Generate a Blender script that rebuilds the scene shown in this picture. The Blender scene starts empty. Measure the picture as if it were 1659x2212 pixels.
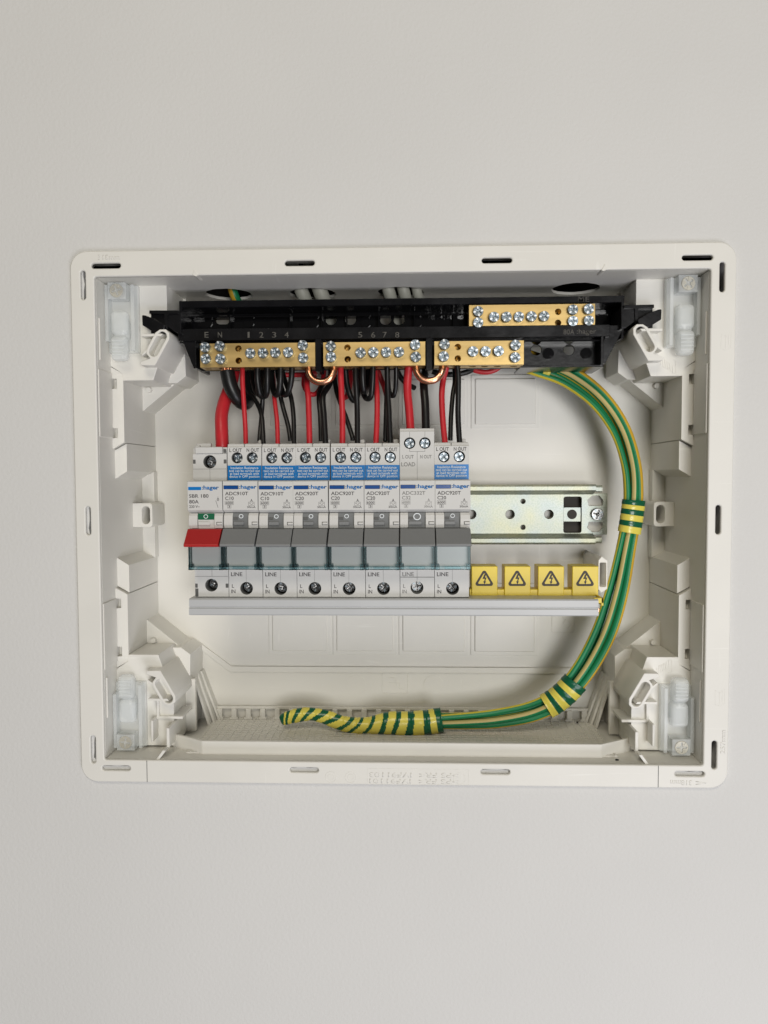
import bpy, bmesh, math, random
from mathutils import Vector, Matrix, Euler
random.seed(7)
S = 0.001                                   # all sizes below are in millimetres
scene = bpy.context.scene
C = scene.collection

# ------------------------------------------------------------------ camera
CAMP = (5.63676, -387.58136, 21.89398); CAME = (1.52525053, 0.00369205, 0.03454945); FPX = 1600.0
cam = bpy.data.cameras.new('camera'); camo = bpy.data.objects.new('camera', cam); C.objects.link(camo)
camo.location = [v*S for v in CAMP]; camo.rotation_euler = CAME
cam.sensor_fit = 'HORIZONTAL'; cam.sensor_width = 36.0; cam.lens = 36.0*FPX/1659.0
cam.clip_start = 0.01; cam.clip_end = 50
scene.camera = camo
# ------------------------------------------------------------------ light
world = bpy.data.worlds.new('World'); scene.world = world; world.use_nodes = True
wn = world.node_tree.nodes; wn['Background'].inputs[0].default_value = (1.0, 0.93, 0.82, 1); wn['Background'].inputs[1].default_value = 0.06
def area(name, loc, target, sx, sy, power, col):
    l = bpy.data.lights.new(name, 'AREA'); l.shape = 'RECTANGLE'; l.size = sx; l.size_y = sy; l.energy = power; l.color = col
    o = bpy.data.objects.new(name, l); C.objects.link(o); o.location = loc
    o.rotation_euler = (Vector(target)-Vector(loc)).to_track_quat('-Z', 'Y').to_euler(); return o
area('window_light', (0.42, -1.5, -0.08), (0.0, 0, 0.0), 0.50, 0.50, 11.5, (1.0, 0.99, 0.97))
area('low_window_light', (0.62, -1.0, -0.85), (0.15, 0, -0.25), 0.7, 0.6, 8.0, (0.91, 0.91, 1.0))
area('ceiling_light', (-0.2, -1.55, 1.25), (0, 0, 0), 0.8, 0.6, 11, (1.0, 0.92, 0.76))
scene.view_settings.view_transform = 'Standard'; scene.view_settings.look = 'None'
scene.view_settings.exposure = 0.0; scene.view_settings.gamma = 1.0
scene.render.engine = 'CYCLES'
scene.cycles.max_bounces = 8; scene.cycles.transparent_max_bounces = 12; scene.cycles.caustics_reflective = False; scene.cycles.caustics_refractive = False

# ------------------------------------------------------------------ pixel -> place (photograph at 1659 px wide)
_M = Euler(CAME).to_matrix(); _P = Vector(CAMP)
def W(px, py, d):                            # point of the pixel's ray at depth d behind the wall face
    v = _M @ Vector(((px-829.5)/FPX, -(py-1106.0)/FPX, -1.0)); t = (d-_P.y)/v.y
    q = _P+v*t; return q.x, q.z
def W3(px, py, d): x, z = W(px, py, d); return Vector((x, d, z))
def crop(ox, oy, s):                         # pixel of an enlarged detail -> pixel of the photograph
    return lambda x, y: ((x/s+ox)/1.5069, (y/s+oy)/1.5069)

# ------------------------------------------------------------------ materials
def mat(name, col, rough=0.5, metal=0.0, spec=0.5, bump=0.0, bscale=400.0, var=0.0, vscale=30.0, stretch=None, trans=0.0, ior=1.45, coat=0.0, sss=0.0):
    m = bpy.data.materials.new(name); m.use_nodes = True; nt = m.node_tree; b = nt.nodes['Principled BSDF']
    b.inputs['Base Color'].default_value = (*col, 1); b.inputs['Roughness'].default_value = rough
    b.inputs['Metallic'].default_value = metal; b.inputs['Specular IOR Level'].default_value = spec
    b.inputs['Transmission Weight'].default_value = trans; b.inputs['IOR'].default_value = ior; b.inputs['Coat Weight'].default_value = coat
    if sss: b.inputs['Subsurface Weight'].default_value = sss; b.inputs['Subsurface Radius'].default_value = (0.004, 0.004, 0.004); b.inputs['Subsurface Scale'].default_value = 1.0
    if bump or var:
        tc = nt.nodes.new('ShaderNodeTexCoord'); mp = nt.nodes.new('ShaderNodeMapping'); nt.links.new(tc.outputs['Object'], mp.inputs[0])
        if stretch: mp.inputs['Scale'].default_value = stretch
    if bump:
        n = nt.nodes.new('ShaderNodeTexNoise'); n.inputs['Scale'].default_value = bscale; n.inputs['Detail'].default_value = 4
        nt.links.new(mp.outputs[0], n.inputs['Vector'])
        bp = nt.nodes.new('ShaderNodeBump'); bp.inputs['Strength'].default_value = 1.0; bp.inputs['Distance'].default_value = bump*S
        nt.links.new(n.outputs['Fac'], bp.inputs['Height']); nt.links.new(bp.outputs[0], b.inputs['Normal'])
    if var:
        n2 = nt.nodes.new('ShaderNodeTexNoise'); n2.inputs['Scale'].default_value = vscale; n2.inputs['Detail'].default_value = 6
        nt.links.new(mp.outputs[0], n2.inputs['Vector'])
        mx = nt.nodes.new('ShaderNodeMix'); mx.data_type = 'RGBA'
        mx.inputs['A'].default_value = (*[c*(1-var) for c in col], 1); mx.inputs['B'].default_value = (*[min(1, c*(1+var)) for c in col], 1)
        rp = nt.nodes.new('ShaderNodeMapRange'); rp.inputs['From Min'].default_value = 0.3; rp.inputs['From Max'].default_value = 0.7
        nt.links.new(n2.outputs['Fac'], rp.inputs['Value']); nt.links.new(rp.outputs[0], mx.inputs['Factor'])
        nt.links.new(mx.outputs['Result'], b.inputs['Base Color'])
        rr = nt.nodes.new('ShaderNodeMapRange'); rr.inputs['To Min'].default_value = max(0.02, rough*(1-var*1.2)); rr.inputs['To Max'].default_value = min(1, rough*(1+var*1.2))
        nt.links.new(n2.outputs['Fac'], rr.inputs['Value']); nt.links.new(rr.outputs[0], b.inputs['Roughness'])
    return m
M = {}
M['wall'] = mat('wall_paint', (0.65, 0.645, 0.627), 0.75, spec=0.2, bump=0.22, bscale=520, var=0.022, vscale=7)
M['dark'] = mat('hollow_darkness', (0.06, 0.055, 0.05), 0.9)  # near-black puts the darkness of cavity, tab hole and backing into the colour
M['plaster'] = mat('rough_plaster', (0.30, 0.28, 0.26), 0.95, bump=0.8, bscale=300, var=0.5, vscale=160)
M['cream'] = mat('cream_plastic', (0.745, 0.73, 0.68), 0.38, spec=0.4, bump=0.02, bscale=1600, var=0.025, vscale=25)
def scuff(m, amount):
    nt = m.node_tree; b = nt.nodes['Principled BSDF']; src = b.inputs['Base Color'].links[0].from_socket; tc = nt.nodes.new('ShaderNodeTexCoord'); acc = None
    for rot, sc in ((0.9, (14, 14, 260)), (-0.6, (220, 12, 18)), (0.2, (10, 200, 240))):
        mp = nt.nodes.new('ShaderNodeMapping'); mp.inputs['Rotation'].default_value = (0, rot, 0); mp.inputs['Scale'].default_value = sc; nt.links.new(tc.outputs['Object'], mp.inputs[0])
        n = nt.nodes.new('ShaderNodeTexNoise'); n.inputs['Scale'].default_value = 1.6; n.inputs['Detail'].default_value = 3; n.inputs['Distortion'].default_value = 0.6; nt.links.new(mp.outputs[0], n.inputs['Vector'])
        r = nt.nodes.new('ShaderNodeMapRange'); r.inputs['From Min'].default_value = 0.69; r.inputs['From Max'].default_value = 0.80; r.inputs['To Max'].default_value = amount; nt.links.new(n.outputs['Fac'], r.inputs['Value'])
        if acc is None: acc = r.outputs[0]
        else:
            ad = nt.nodes.new('ShaderNodeMath'); ad.operation = 'ADD'; ad.use_clamp = True; nt.links.new(acc, ad.inputs[0]); nt.links.new(r.outputs[0], ad.inputs[1]); acc = ad.outputs[0]
    mx = nt.nodes.new('ShaderNodeMix'); mx.data_type = 'RGBA'; nt.links.new(acc, mx.inputs['Factor']); nt.links.new(src, mx.inputs['A']); mx.inputs['B'].default_value = (0.86, 0.85, 0.80, 1)
    nt.links.new(mx.outputs['Result'], b.inputs['Base Color'])
scuff(M['cream'], 0.55)
M['grey'] = mat('light_grey_plastic', (0.60, 0.595, 0.575), 0.45, spec=0.4, bump=0.02, bscale=1500, var=0.02, vscale=60)
M['grey2'] = mat('warm_grey_plastic', (0.62, 0.61, 0.585), 0.45, spec=0.4, bump=0.02, bscale=1500)
M['dgrey'] = mat('dark_grey_plastic', (0.21, 0.215, 0.217), 0.45, spec=0.4, bump=0.02, bscale=1500)
M['mgrey'] = mat('mid_grey_plastic', (0.17, 0.175, 0.175), 0.45, spec=0.4)
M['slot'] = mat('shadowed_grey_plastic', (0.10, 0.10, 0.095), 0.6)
M['pvc'] = mat('grey_pvc', (0.50, 0.51, 0.515), 0.35, spec=0.5, var=0.03, vscale=40)
M['black'] = mat('black_plastic', (0.006, 0.006, 0.007), 0.22, spec=0.45, bump=0.05, bscale=300, var=0.3, vscale=90)
M['blackin'] = mat('black_glossy_plastic', (0.006, 0.006, 0.007), 0.08, spec=0.6, bump=0.35, bscale=110)
M['letter'] = mat('grey_relief_lettering', (0.085, 0.08, 0.07), 0.6)
M['red'] = mat('red_insulation', (0.50, 0.022, 0.03), 0.38, spec=0.45, var=0.06, vscale=200)
M['redsw'] = mat('red_lever_plastic', (0.42, 0.02, 0.02), 0.38, spec=0.4, bump=0.02, bscale=1500)
M['blackw'] = mat('black_insulation', (0.008, 0.008, 0.008), 0.35, spec=0.45)
M['green'] = mat('green_insulation', (0.010, 0.20, 0.075), 0.4, spec=0.45, var=0.08, vscale=60)
M['yellow'] = mat('yellow_insulation', (0.62, 0.50, 0.04), 0.4, spec=0.45, var=0.05, vscale=60)
M['ochre'] = mat('ochre_insulation', (0.58, 0.36, 0.03), 0.4, spec=0.45, var=0.05, vscale=60)
M['tan'] = mat('tan_insulation', (0.52, 0.42, 0.16), 0.4, spec=0.45, var=0.05, vscale=60)
M['tgreen'] = mat('green_tape', (0.006, 0.10, 0.045), 0.22, spec=0.5, bump=0.22, bscale=260)
M['tyellow'] = mat('yellow_tape', (0.72, 0.62, 0.10), 0.24, spec=0.5, bump=0.22, bscale=260)
M['brass'] = mat('brass', (0.52, 0.37, 0.155), 0.42, metal=1.0, bump=0.02, bscale=500, var=0.17, vscale=120, stretch=(0.12, 1, 1.6))
M['hole'] = mat('brass_bore', (0.30, 0.19, 0.06), 0.35, metal=1.0)
M['copper'] = mat('copper', (0.80, 0.40, 0.25), 0.27, metal=1.0, bump=0.03, bscale=200, var=0.08, vscale=90)
M['steel'] = mat('zinc_screw', (0.24, 0.28, 0.31), 0.38, metal=1.0, bump=0.05, bscale=600, var=0.10, vscale=500)
M['bright'] = mat('zinc_glint', (0.85, 0.88, 0.90), 0.45, metal=0.7)  # pale colour paints the glints on the screw ribs
M['dsteel'] = mat('dark_steel', (0.20, 0.20, 0.20), 0.3, metal=1.0, bump=0.05, bscale=500)
M['pale'] = mat('pale_brassy_screw', (0.52, 0.50, 0.43), 0.45, metal=0.2)
M['blue'] = mat('blue_print', (0.0, 0.17, 0.50), 0.35, spec=0.45)
M['bluetab'] = mat('blue_tab_plastic', (0.005, 0.06, 0.24), 0.25, spec=0.5)
M['white'] = mat('white_print', (0.80, 0.84, 0.86), 0.5)
M['print'] = mat('grey_print', (0.075, 0.07, 0.07), 0.6)
M['printl'] = mat('pale_grey_print', (0.24, 0.235, 0.225), 0.6)
M['printb'] = mat('black_print', (0.03, 0.022, 0.012), 0.5)
M['swgreen'] = mat('green_plastic', (0.01, 0.12, 0.055), 0.35)
M['cover'] = mat('yellow_cover_plastic', (0.74, 0.56, 0.04), 0.36, spec=0.45, bump=0.02, bscale=900, var=0.04, vscale=50)
M['cable'] = mat('grey_cable_sheath', (0.40, 0.40, 0.35), 0.5)
M['clip'] = mat('translucent_clip', (0.86, 0.89, 0.89), 0.2, spec=0.5); M['clip'].node_tree.nodes['Principled BSDF'].inputs['Alpha'].default_value = 0.38
def zinc():
    m = mat('passivated_zinc', (0.55, 0.56, 0.52), 0.34, metal=1.0); nt = m.node_tree; b = nt.nodes['Principled BSDF']
    tc = nt.nodes.new('ShaderNodeTexCoord'); v = nt.nodes.new('ShaderNodeTexVoronoi'); v.inputs['Scale'].default_value = 650; v.feature = 'F1'
    n = nt.nodes.new('ShaderNodeTexNoise'); n.inputs['Scale'].default_value = 60; n.inputs['Detail'].default_value = 5
    n3 = nt.nodes.new('ShaderNodeTexNoise'); n3.inputs['Scale'].default_value = 900; n3.inputs['Detail'].default_value = 3
    for x in (v, n, n3): nt.links.new(tc.outputs['Object'], x.inputs['Vector'])
    cr = nt.nodes.new('ShaderNodeValToRGB'); cr.color_ramp.elements[0].position = 0.35; cr.color_ramp.elements[1].position = 0.66
    cr.color_ramp.elements[0].color = (0.46, 0.50, 0.49, 1); cr.color_ramp.elements[1].color = (0.53, 0.53, 0.41, 1)
    nt.links.new(n.outputs['Fac'], cr.inputs[0])
    mx = nt.nodes.new('ShaderNodeMix'); mx.data_type = 'RGBA'; mx.blend_type = 'MULTIPLY'; mx.inputs['Factor'].default_value = 0.55
    cr2 = nt.nodes.new('ShaderNodeValToRGB'); cr2.color_ramp.elements[0].position = 0.38; cr2.color_ramp.elements[1].position = 0.6
    cr2.color_ramp.elements[0].color = (0.55, 0.6, 0.55, 1); nt.links.new(n3.outputs['Fac'], cr2.inputs[0])
    nt.links.new(cr.outputs[0], mx.inputs['A']); nt.links.new(cr2.outputs[0], mx.inputs['B']); nt.links.new(mx.outputs['Result'], b.inputs['Base Color'])
    mr = nt.nodes.new('ShaderNodeMapRange'); mr.inputs['To Min'].default_value = 0.42; mr.inputs['To Max'].default_value = 0.62
    nt.links.new(n3.outputs['Fac'], mr.inputs['Value']); nt.links.new(mr.outputs[0], b.inputs['Roughness'])
    return m
M['zinc'] = zinc()
def clear(name, tint, gloss):
    m = bpy.data.materials.new(name); m.use_nodes = True; nt = m.node_tree
    for n in list(nt.nodes): nt.nodes.remove(n)
    o = nt.nodes.new('ShaderNodeOutputMaterial'); t = nt.nodes.new('ShaderNodeBsdfTransparent'); g = nt.nodes.new('ShaderNodeBsdfGlossy')
    t.inputs[0].default_value = (*tint, 1); g.inputs['Roughness'].default_value = 0.3; g.inputs[0].default_value = (0.55, 0.62, 0.63, 1)
    mx = nt.nodes.new('ShaderNodeMixShader'); f = nt.nodes.new('ShaderNodeFresnel'); f.inputs[0].default_value = gloss
    nt.links.new(f.outputs[0], mx.inputs[0]); nt.links.new(t.outputs[0], mx.inputs[1]); nt.links.new(g.outputs[0], mx.inputs[2]); nt.links.new(mx.outputs[0], o.inputs[0])
    return m
M['flap'] = clear('clear_flap', (0.965, 0.98, 0.985), 1.42)
M['flapedge'] = clear('clear_flap_edge', (0.82, 0.915, 0.93), 1.45)

# ------------------------------------------------------------------ mesh helpers
class MB:
    def __init__(s): s.v = []; s.f = []; s.m = []; s.sm = []
    def add(s, v, f, mi=0, smooth=False):
        o = len(s.v); s.v += [tuple(p) for p in v]; s.f += [tuple(i+o for i in q) for q in f]
        s.m += [mi]*len(f) if isinstance(mi, int) else list(mi); s.sm += [smooth]*len(f); return s
    def bm(s, b, mi=0, smooth=False):
        b.verts.index_update(); s.add([v.co[:] for v in b.verts], [[v.index for v in f.verts] for f in b.faces], mi, smooth); b.free(); return s
    def box(s, x0, x1, y0, y1, z0, z1, bev=0.0, mi=0, seg=1):
        b = bmesh.new()
        vs = [b.verts.new(p) for p in ((x0,y0,z0),(x1,y0,z0),(x1,y1,z0),(x0,y1,z0),(x0,y0,z1),(x1,y0,z1),(x1,y1,z1),(x0,y1,z1))]
        for q in ((0,3,2,1),(4,5,6,7),(0,1,5,4),(1,2,6,5),(2,3,7,6),(3,0,4,7)): b.faces.new([vs[i] for i in q])
        if bev: bmesh.ops.bevel(b, geom=b.edges[:], offset=bev, segments=seg, affect='EDGES', profile=0.5)
        return s.bm(b, mi)
    def prism(s, poly, y0, y1, bev=0.0, mi=0):               # polygon in x-z, pushed from y0 (front) to y1
        b = bmesh.new()
        ar = sum(poly[i][0]*poly[(i+1) % len(poly)][1]-poly[(i+1) % len(poly)][0]*poly[i][1] for i in range(len(poly)))
        if ar < 0: poly = poly[::-1]
        n = len(poly); a = [b.verts.new((x, y0, z)) for x, z in poly]; c = [b.verts.new((x, y1, z)) for x, z in poly]
        f = b.faces.new(a); b.faces.new(c[::-1])
        for i in range(n): b.faces.new((a[(i+1) % n], a[i], c[i], c[(i+1) % n]))
        if bev: bmesh.ops.bevel(b, geom=list(f.edges)+[e for e in b.edges if abs(e.verts[0].co.y-e.verts[1].co.y) > 1e-6], offset=bev, segments=2, affect='EDGES', profile=0.5, clamp_overlap=True)
        return s.bm(b, mi)
    def extr(s, prof, x0, x1, bev=0.0, mi=0):                # profile of (y, z), pushed along x
        b = bmesh.new(); n = len(prof)
        ar = sum(prof[i][0]*prof[(i+1) % n][1]-prof[(i+1) % n][0]*prof[i][1] for i in range(n))
        if ar < 0: prof = prof[::-1]
        a = [b.verts.new((x0, y, z)) for y, z in prof]; c = [b.verts.new((x1, y, z)) for y, z in prof]
        b.faces.new(a[::-1]); b.faces.new(c)
        for i in range(n): b.faces.new((a[i], a[(i+1) % n], c[(i+1) % n], c[i]))
        if bev: bmesh.ops.bevel(b, geom=b.edges[:], offset=bev, segments=1, affect='EDGES', profile=0.5, clamp_overlap=True)
        return s.bm(b, mi)
    def tube(s, pts, r, n=12, mi=0, caps=True, cols=None, phase=0.0, twist=0.0, smooth=True):
        pts = [Vector(p) for p in pts]; k = len(pts); R = r if callable(r) else (lambda t: r)
        V = []; up = None
        for i in range(k):
            t = (pts[min(i+1, k-1)]-pts[max(i-1, 0)]).normalized()
            if up is None: up = Vector((0, -1, 0)); up = (up-t*up.dot(t)); up = up.normalized() if up.length > 1e-3 else t.orthogonal().normalized()
            else: up = (up-t*up.dot(t)).normalized()
            sd = t.cross(up); rr = R(i/(k-1))
            for j in range(n):
                a = 2*math.pi*j/n+phase+twist*i/(k-1); V.append(pts[i]+(up*math.cos(a)+sd*math.sin(a))*rr)
        F = []; MI = []
        for i in range(k-1):
            for j in range(n):
                F.append((i*n+j, i*n+(j+1) % n, (i+1)*n+(j+1) % n, (i+1)*n+j)); MI.append(cols(i/(k-1), j/n) if cols else mi)
        s.add(V, F, MI, smooth)
        if caps: s.add(V[:n], [tuple(range(n))], MI[0]); s.add(V[-n:], [tuple(range(n))[::-1]], MI[-1])
        return s
    def cyl(s, x, z, y0, y1, r, n=24, mi=0, r2=None):        # axis along y
        r2 = r if r2 is None else r2
        V = [(x+r*math.cos(2*math.pi*i/n), y0, z+r*math.sin(2*math.pi*i/n)) for i in range(n)]+[(x+r2*math.cos(2*math.pi*i/n), y1, z+r2*math.sin(2*math.pi*i/n)) for i in range(n)]
        s.add(V, [(i, i+n, (i+1) % n+n, (i+1) % n) for i in range(n)], mi, n > 8)
        return s.add(V, [tuple(range(n)), tuple(range(2*n-1, n-1, -1))], mi)
    def mesh(s, name, mats):
        m = bpy.data.meshes.new(name); m.from_pydata([(x*S, y*S, z*S) for x, y, z in s.v], [], s.f)
        for k in (mats if isinstance(mats, (list, tuple)) else [mats]): m.materials.append(M[k])
        m.polygons.foreach_set('material_index', s.m); m.polygons.foreach_set('use_smooth', s.sm)
        b = bmesh.new(); b.from_mesh(m); bmesh.ops.recalc_face_normals(b, faces=b.faces); b.to_mesh(m); b.free()
        m.update(); return m
ORG = {}
def obj(name, mesh, parent=None, loc=(0, 0, 0), label=None):
    o = bpy.data.objects.new(name, mesh); C.objects.link(o); ORG[o.name] = Vector(loc)
    if parent: o.parent = parent; o.location = (Vector(loc)-ORG[parent.name])*S
    else: o.location = Vector(loc)*S
    if label: o['label'] = label
    return o
def tag(o, label, cat, group=None, kind=None):
    if label: o['label'] = label
    if cat: o['category'] = cat
    if group: o['group'] = group
    if kind: o['kind'] = kind
    return o
def thing(name, label, cat, loc=(0, 0, 0), group=None):
    o = bpy.data.objects.new(name, None); C.objects.link(o); o.empty_display_size = 0.01; ORG[o.name] = Vector(loc); o.location = Vector(loc)*S
    return tag(o, label, cat, group)
def part(name, mb, mats, parent, label=None): return obj(name, mb.mesh(name, mats), parent, label=label)
def rounded(x0, x1, z0, z1, r, n=6):
    P = []
    for cx, cz, a0 in ((x1-r, z1-r, 0), (x0+r, z1-r, 90), (x0+r, z0+r, 180), (x1-r, z0+r, 270)):
        for i in range(n+1): a = math.radians(a0+90*i/n); P.append((cx+r*math.cos(a), cz+r*math.sin(a)))
    return P
def ring(x, z, r, n=28, jit=0.0): return [(x+(r+random.uniform(-jit, jit))*math.cos(2*math.pi*i/n), z+(r+random.uniform(-jit, jit))*math.sin(2*math.pi*i/n)) for i in range(n)]
def stadium(p, q, r, n=8):
    p = Vector(p); q = Vector(q); a = math.atan2(q.y-p.y, q.x-p.x); P = []
    for c, o in ((q, -90), (p, 90)):
        for i in range(n+1): t = a+math.radians(o+180*i/n); P.append((c.x+r*math.cos(t), c.y+r*math.sin(t)))
    return P
def plate(name, outline, holes, y0, y1, mats, bev=0.0, flat=False):
    """flat sheet with real openings; outline in x-z (or x-y when flat), thickness y0..y1"""
    cu = bpy.data.curves.new(name, 'CURVE'); cu.dimensions = '2D'; cu.fill_mode = 'BOTH'; cu.extrude = abs(y1-y0)/2-bev; cu.bevel_depth = bev; cu.bevel_resolution = 1; cu.offset = -bev
    for ptsl in [outline]+holes:
        sp = cu.splines.new('POLY'); sp.points.add(len(ptsl)-1); sp.use_cyclic_u = True
        for k, (x, z) in enumerate(ptsl): sp.points[k].co = (x, z, 0, 1)
    o = bpy.data.objects.new(name, cu); C.objects.link(o); bpy.context.view_layer.update()
    m = bpy.data.meshes.new_from_object(o.evaluated_get(bpy.context.evaluated_depsgraph_get())); bpy.data.objects.remove(o); bpy.data.curves.remove(cu)
    c = (y0+y1)/2
    for v in m.vertices:
        x, y, z = v.co
        v.co = (x*S, y*S, (c+z)*S) if flat else (x*S, (c-z)*S, y*S)
    m.name = name; m.materials.clear(); m.materials.append(M[mats]); m.update(); return m
def cutmesh(m, cutter):
    """real openings: m minus cutter"""
    a = bpy.data.objects.new('a', m); b = bpy.data.objects.new('b', cutter); C.objects.link(a); C.objects.link(b)
    md = a.modifiers.new('x', 'BOOLEAN'); md.operation = 'DIFFERENCE'; md.object = b; md.solver = 'EXACT'; md.material_mode = 'TRANSFER'
    bpy.context.view_layer.update()
    r = bpy.data.meshes.new_from_object(a.evaluated_get(bpy.context.evaluated_depsgraph_get()))
    bpy.data.objects.remove(a); bpy.data.objects.remove(b); r.name = m.name; return r
_tc = {}
def textmesh(body, x0, x1, z0, z1, y, mats, thick=0.05, rot=0, bold=0.012):
    """lettering filling the box x0..x1, z0..z1, standing on depth y"""
    cu = bpy.data.curves.new('t', 'FONT'); cu.body = body; cu.size = 1; cu.resolution_u = 3; cu.extrude = 0; cu.align_x = 'CENTER'; cu.space_line = 0.80; cu.offset = bold
    o = bpy.data.objects.new('t', cu); C.objects.link(o); bpy.context.view_layer.update()
    m = bpy.data.meshes.new_from_object(o.evaluated_get(bpy.context.evaluated_depsgraph_get())); bpy.data.objects.remove(o); bpy.data.curves.remove(cu)
    xs = [v.co.x for v in m.vertices]; ys = [v.co.y for v in m.vertices]
    a, b, c, d = min(xs), max(xs), min(ys), max(ys)
    b_ = bmesh.new(); b_.from_mesh(m)
    r = bmesh.ops.extrude_face_region(b_, geom=b_.faces[:])
    for v in b_.verts: v.co.z = 0
    for g in r['geom']:
        if isinstance(g, bmesh.types.BMVert): g.co.z = 1
    w, h = (x1-x0), (z1-z0)
    for v in b_.verts:
        u = (v.co.x-a)/(b-a)-0.5; t = (v.co.y-c)/(d-c)-0.5; zz = v.co.z
        if rot == 180: X, Z = -u*w, -t*h
        elif rot == 90: X, Z = -t*w, u*h
        elif rot == -90: X, Z = t*w, -u*h
        else: X, Z = u*w, t*h
        v.co = (((x0+x1)/2+X)*S, (y-zz*thick)*S, ((z0+z1)/2+Z)*S)
    bmesh.ops.recalc_face_normals(b_, faces=b_.faces)
    b_.to_mesh(m); b_.free(); m.materials.clear(); m.materials.append(M[mats]); m.name = 'lettering'; return m
def catmull(pts, n):
    P = [Vector(p) for p in pts]; P = [P[0]*2-P[1]]+P+[P[-1]*2-P[-2]]; out = []
    segs = len(P)-3
    for i in range(n+1):
        t = i/n*segs; k = min(int(t), segs-1); u = t-k; a, b, c, d = P[k:k+4]
        out.append(0.5*((2*b)+(c-a)*u+(2*a-5*b+4*c-d)*u*u+(3*b-a-3*c+d)*u**3))
    return out

# ------------------------------------------------------------------ the wall
WB = [(-1500, -1300), (1500, -1300), (1500, 1300), (-1500, 1300)]
CUT = [(-159.9, -130.0), (159.9, -130.0), (165.5, -129), (165.5, 116), (159.9, 117), (159.9, 137), (-159.9, 137), (-159.9, 117), (-159.9, -130)]
CUT = [(-159.9, -130.2), (159.9, -130.2), (159.9, -112), (166, -112), (166, -133.5+3), (166.2, -112), (166.2, 12), (166, 130), (166, 137), (-166, 137), (-166, 112), (-159.9, 112)]
CUT = [(x, -132.3+random.uniform(-0.35, 0.3)) for x in range(-160, 161, 4)]+[(166.2, -131)]+[(166.2, 137), (-164.6, 137)]+[(-164.6+random.uniform(-0.5, 0.5), z) for z in range(132, -132, -4)]
BX = 68.0                                       # depth of the enclosure's back
tag(obj('wall', plate('wall', WB, [CUT], 0, 13, 'wall')), 'smooth off-white painted wall around the recessed box', None, kind='structure')
mb = MB(); mb.box(-260, 260, 118, 120, -230, 260); mb.box(-262, -260, 13.1, 120, -230, 260); mb.box(260, 262, 13.1, 120, -230, 260); mb.box(-262, 262, 13.1, 120, -232, -230); mb.box(-262, 262, 13.1, 120, 260, 262)
o = part('wall_cavity', mb, 'dark', None); tag(o, 'dark hollow inside the wall behind the box', None, kind='structure')

# ------------------------------------------------------------------ the enclosure
enc = thing('switchboard_enclosure', 'cream plastic recessed switchboard enclosure with slotted rim, no cover', 'enclosure', (0, 34, -128))
XI, ZT, ZB = 158.3, 127.3, -128.4
slots = []
for x in (-152, -50.8, 50.4, 151.4):
    slots.append(stadium((x-6.4, 132.8), (x+6.4, 132.8), 1.35)); slots.append(stadium((x-6.4, -132.9), (x+6.4, -132.9), 1.3))
for x in (-164.3, 163.9):
    for z in (123.0, 0.0, -122.8): slots.append(stadium((x, z-6.2), (x, z+6.2), 1.3))
obj('rim', plate('rim', rounded(-171, 171, -140.5, 140.5, 9, 8), [rounded(-XI, XI, ZB, ZT, 1.2, 3)]+slots, -2.4, -0.05, 'cream', 0.6), enc)
for k, x in enumerate((-135.2, 135.2)):        # the two seams of the lift-out bottom panel
    mb = MB(); mb.box(x-0.16, x+0.16, -2.5, -2.3, -140.2, -128.6); part('seam', mb, 'slot', enc)
mb = MB()
mb.box(-159.7, -XI, 0.0, BX, -128.2, 127.1); part('side_wall', mb, 'cream', enc)
mb = MB(); mb.box(XI, 159.7, 0.0, BX, -128.2, 127.1); part('side_wall', mb, 'cream', enc)
mb = MB(); mb.box(-159.6, 159.6, 0.0, BX, -129.8, ZB); part('bottom_wall', mb, 'cream', enc)
HOLES = [(-97.6, 38.5), (-49.5, 39.5), (0.6, 39.0), (98.6, 35.5)]
obj('top_wall', plate('top_wall', [(-159.6, 0), (159.6, 0), (159.6, BX), (-159.6, BX)], [ring(x, y, 13.2, 40, 0.32) for x, y in HOLES], ZT, 128.8, 'cream', 0, True), enc)
mb = MB(); mb.box(-159.6, 159.6, BX, BX+2, -129.7, 128.7); part('back_panel', mb, 'cream', enc)
# moulded knock-out panels on the back
for z0, z1 in ((52.0, 84.3), (-87.6, -43)):
    for x0, x1 in ((-82.3, -43.6), (-42.2, -2.6), (-1.2, 41.6), (43.2, 84.5)):
        mb = MB(); mb.box(x0, x1, BX-0.6, BX+0.5, z0, z1, 0.15)
        mb.box(x0+2.3, x1-2.3, BX-1.5, BX, z0+2.3, z1-2.3, 0.5); part('knockout_panel', mb, 'cream', enc)
mb = MB(); mb.prism([(-126.5, -79.5), (-105.7, -95.6), (105.7, -95.6), (126.5, -79.5), (128.5, -82), (107, -98.8), (-107, -98.8), (-128.5, -82)], BX-2.0, BX+0.5, 0.6); part('moulded_rib', mb, 'cream', enc)
for x in (-28, 20.2):
    mb = MB(); mb.cyl(x, -106.5, BX-0.35, BX+0.4, 6.1, 40); part('knockout_disc', mb, 'cream', enc)
def wire(mb, pts, r=0.22, y=BX-0.05): mb.tube([Vector((x, y, z)) for x, z in pts], r, 6, smooth=False)
mb = MB(); P = rounded(-11.6, 4.2, -111.5, -99.3+0.2, 1.2, 3); wire(mb, P+[P[0]])
wire(mb, [(-8, -102), (-3, -102), (-3, -109)]); wire(mb, [(-8, -105), (-1, -105), (-1, -109), (2, -109)]); part('moulded_emblem', mb, 'cream', enc)
mb = MB(); P = rounded(93, 106.5, -73.5, -58, 1.2, 3); wire(mb, P+[P[0]])
wire(mb, [(97, -60), (101, -66)]); wire(mb, [(99.5, -67.5), (102.5, -71), (104.5, -68.5), (101.5, -65.2), (99.5, -67.5)]); part('moulded_emblem', mb, 'cream', enc)

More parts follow.
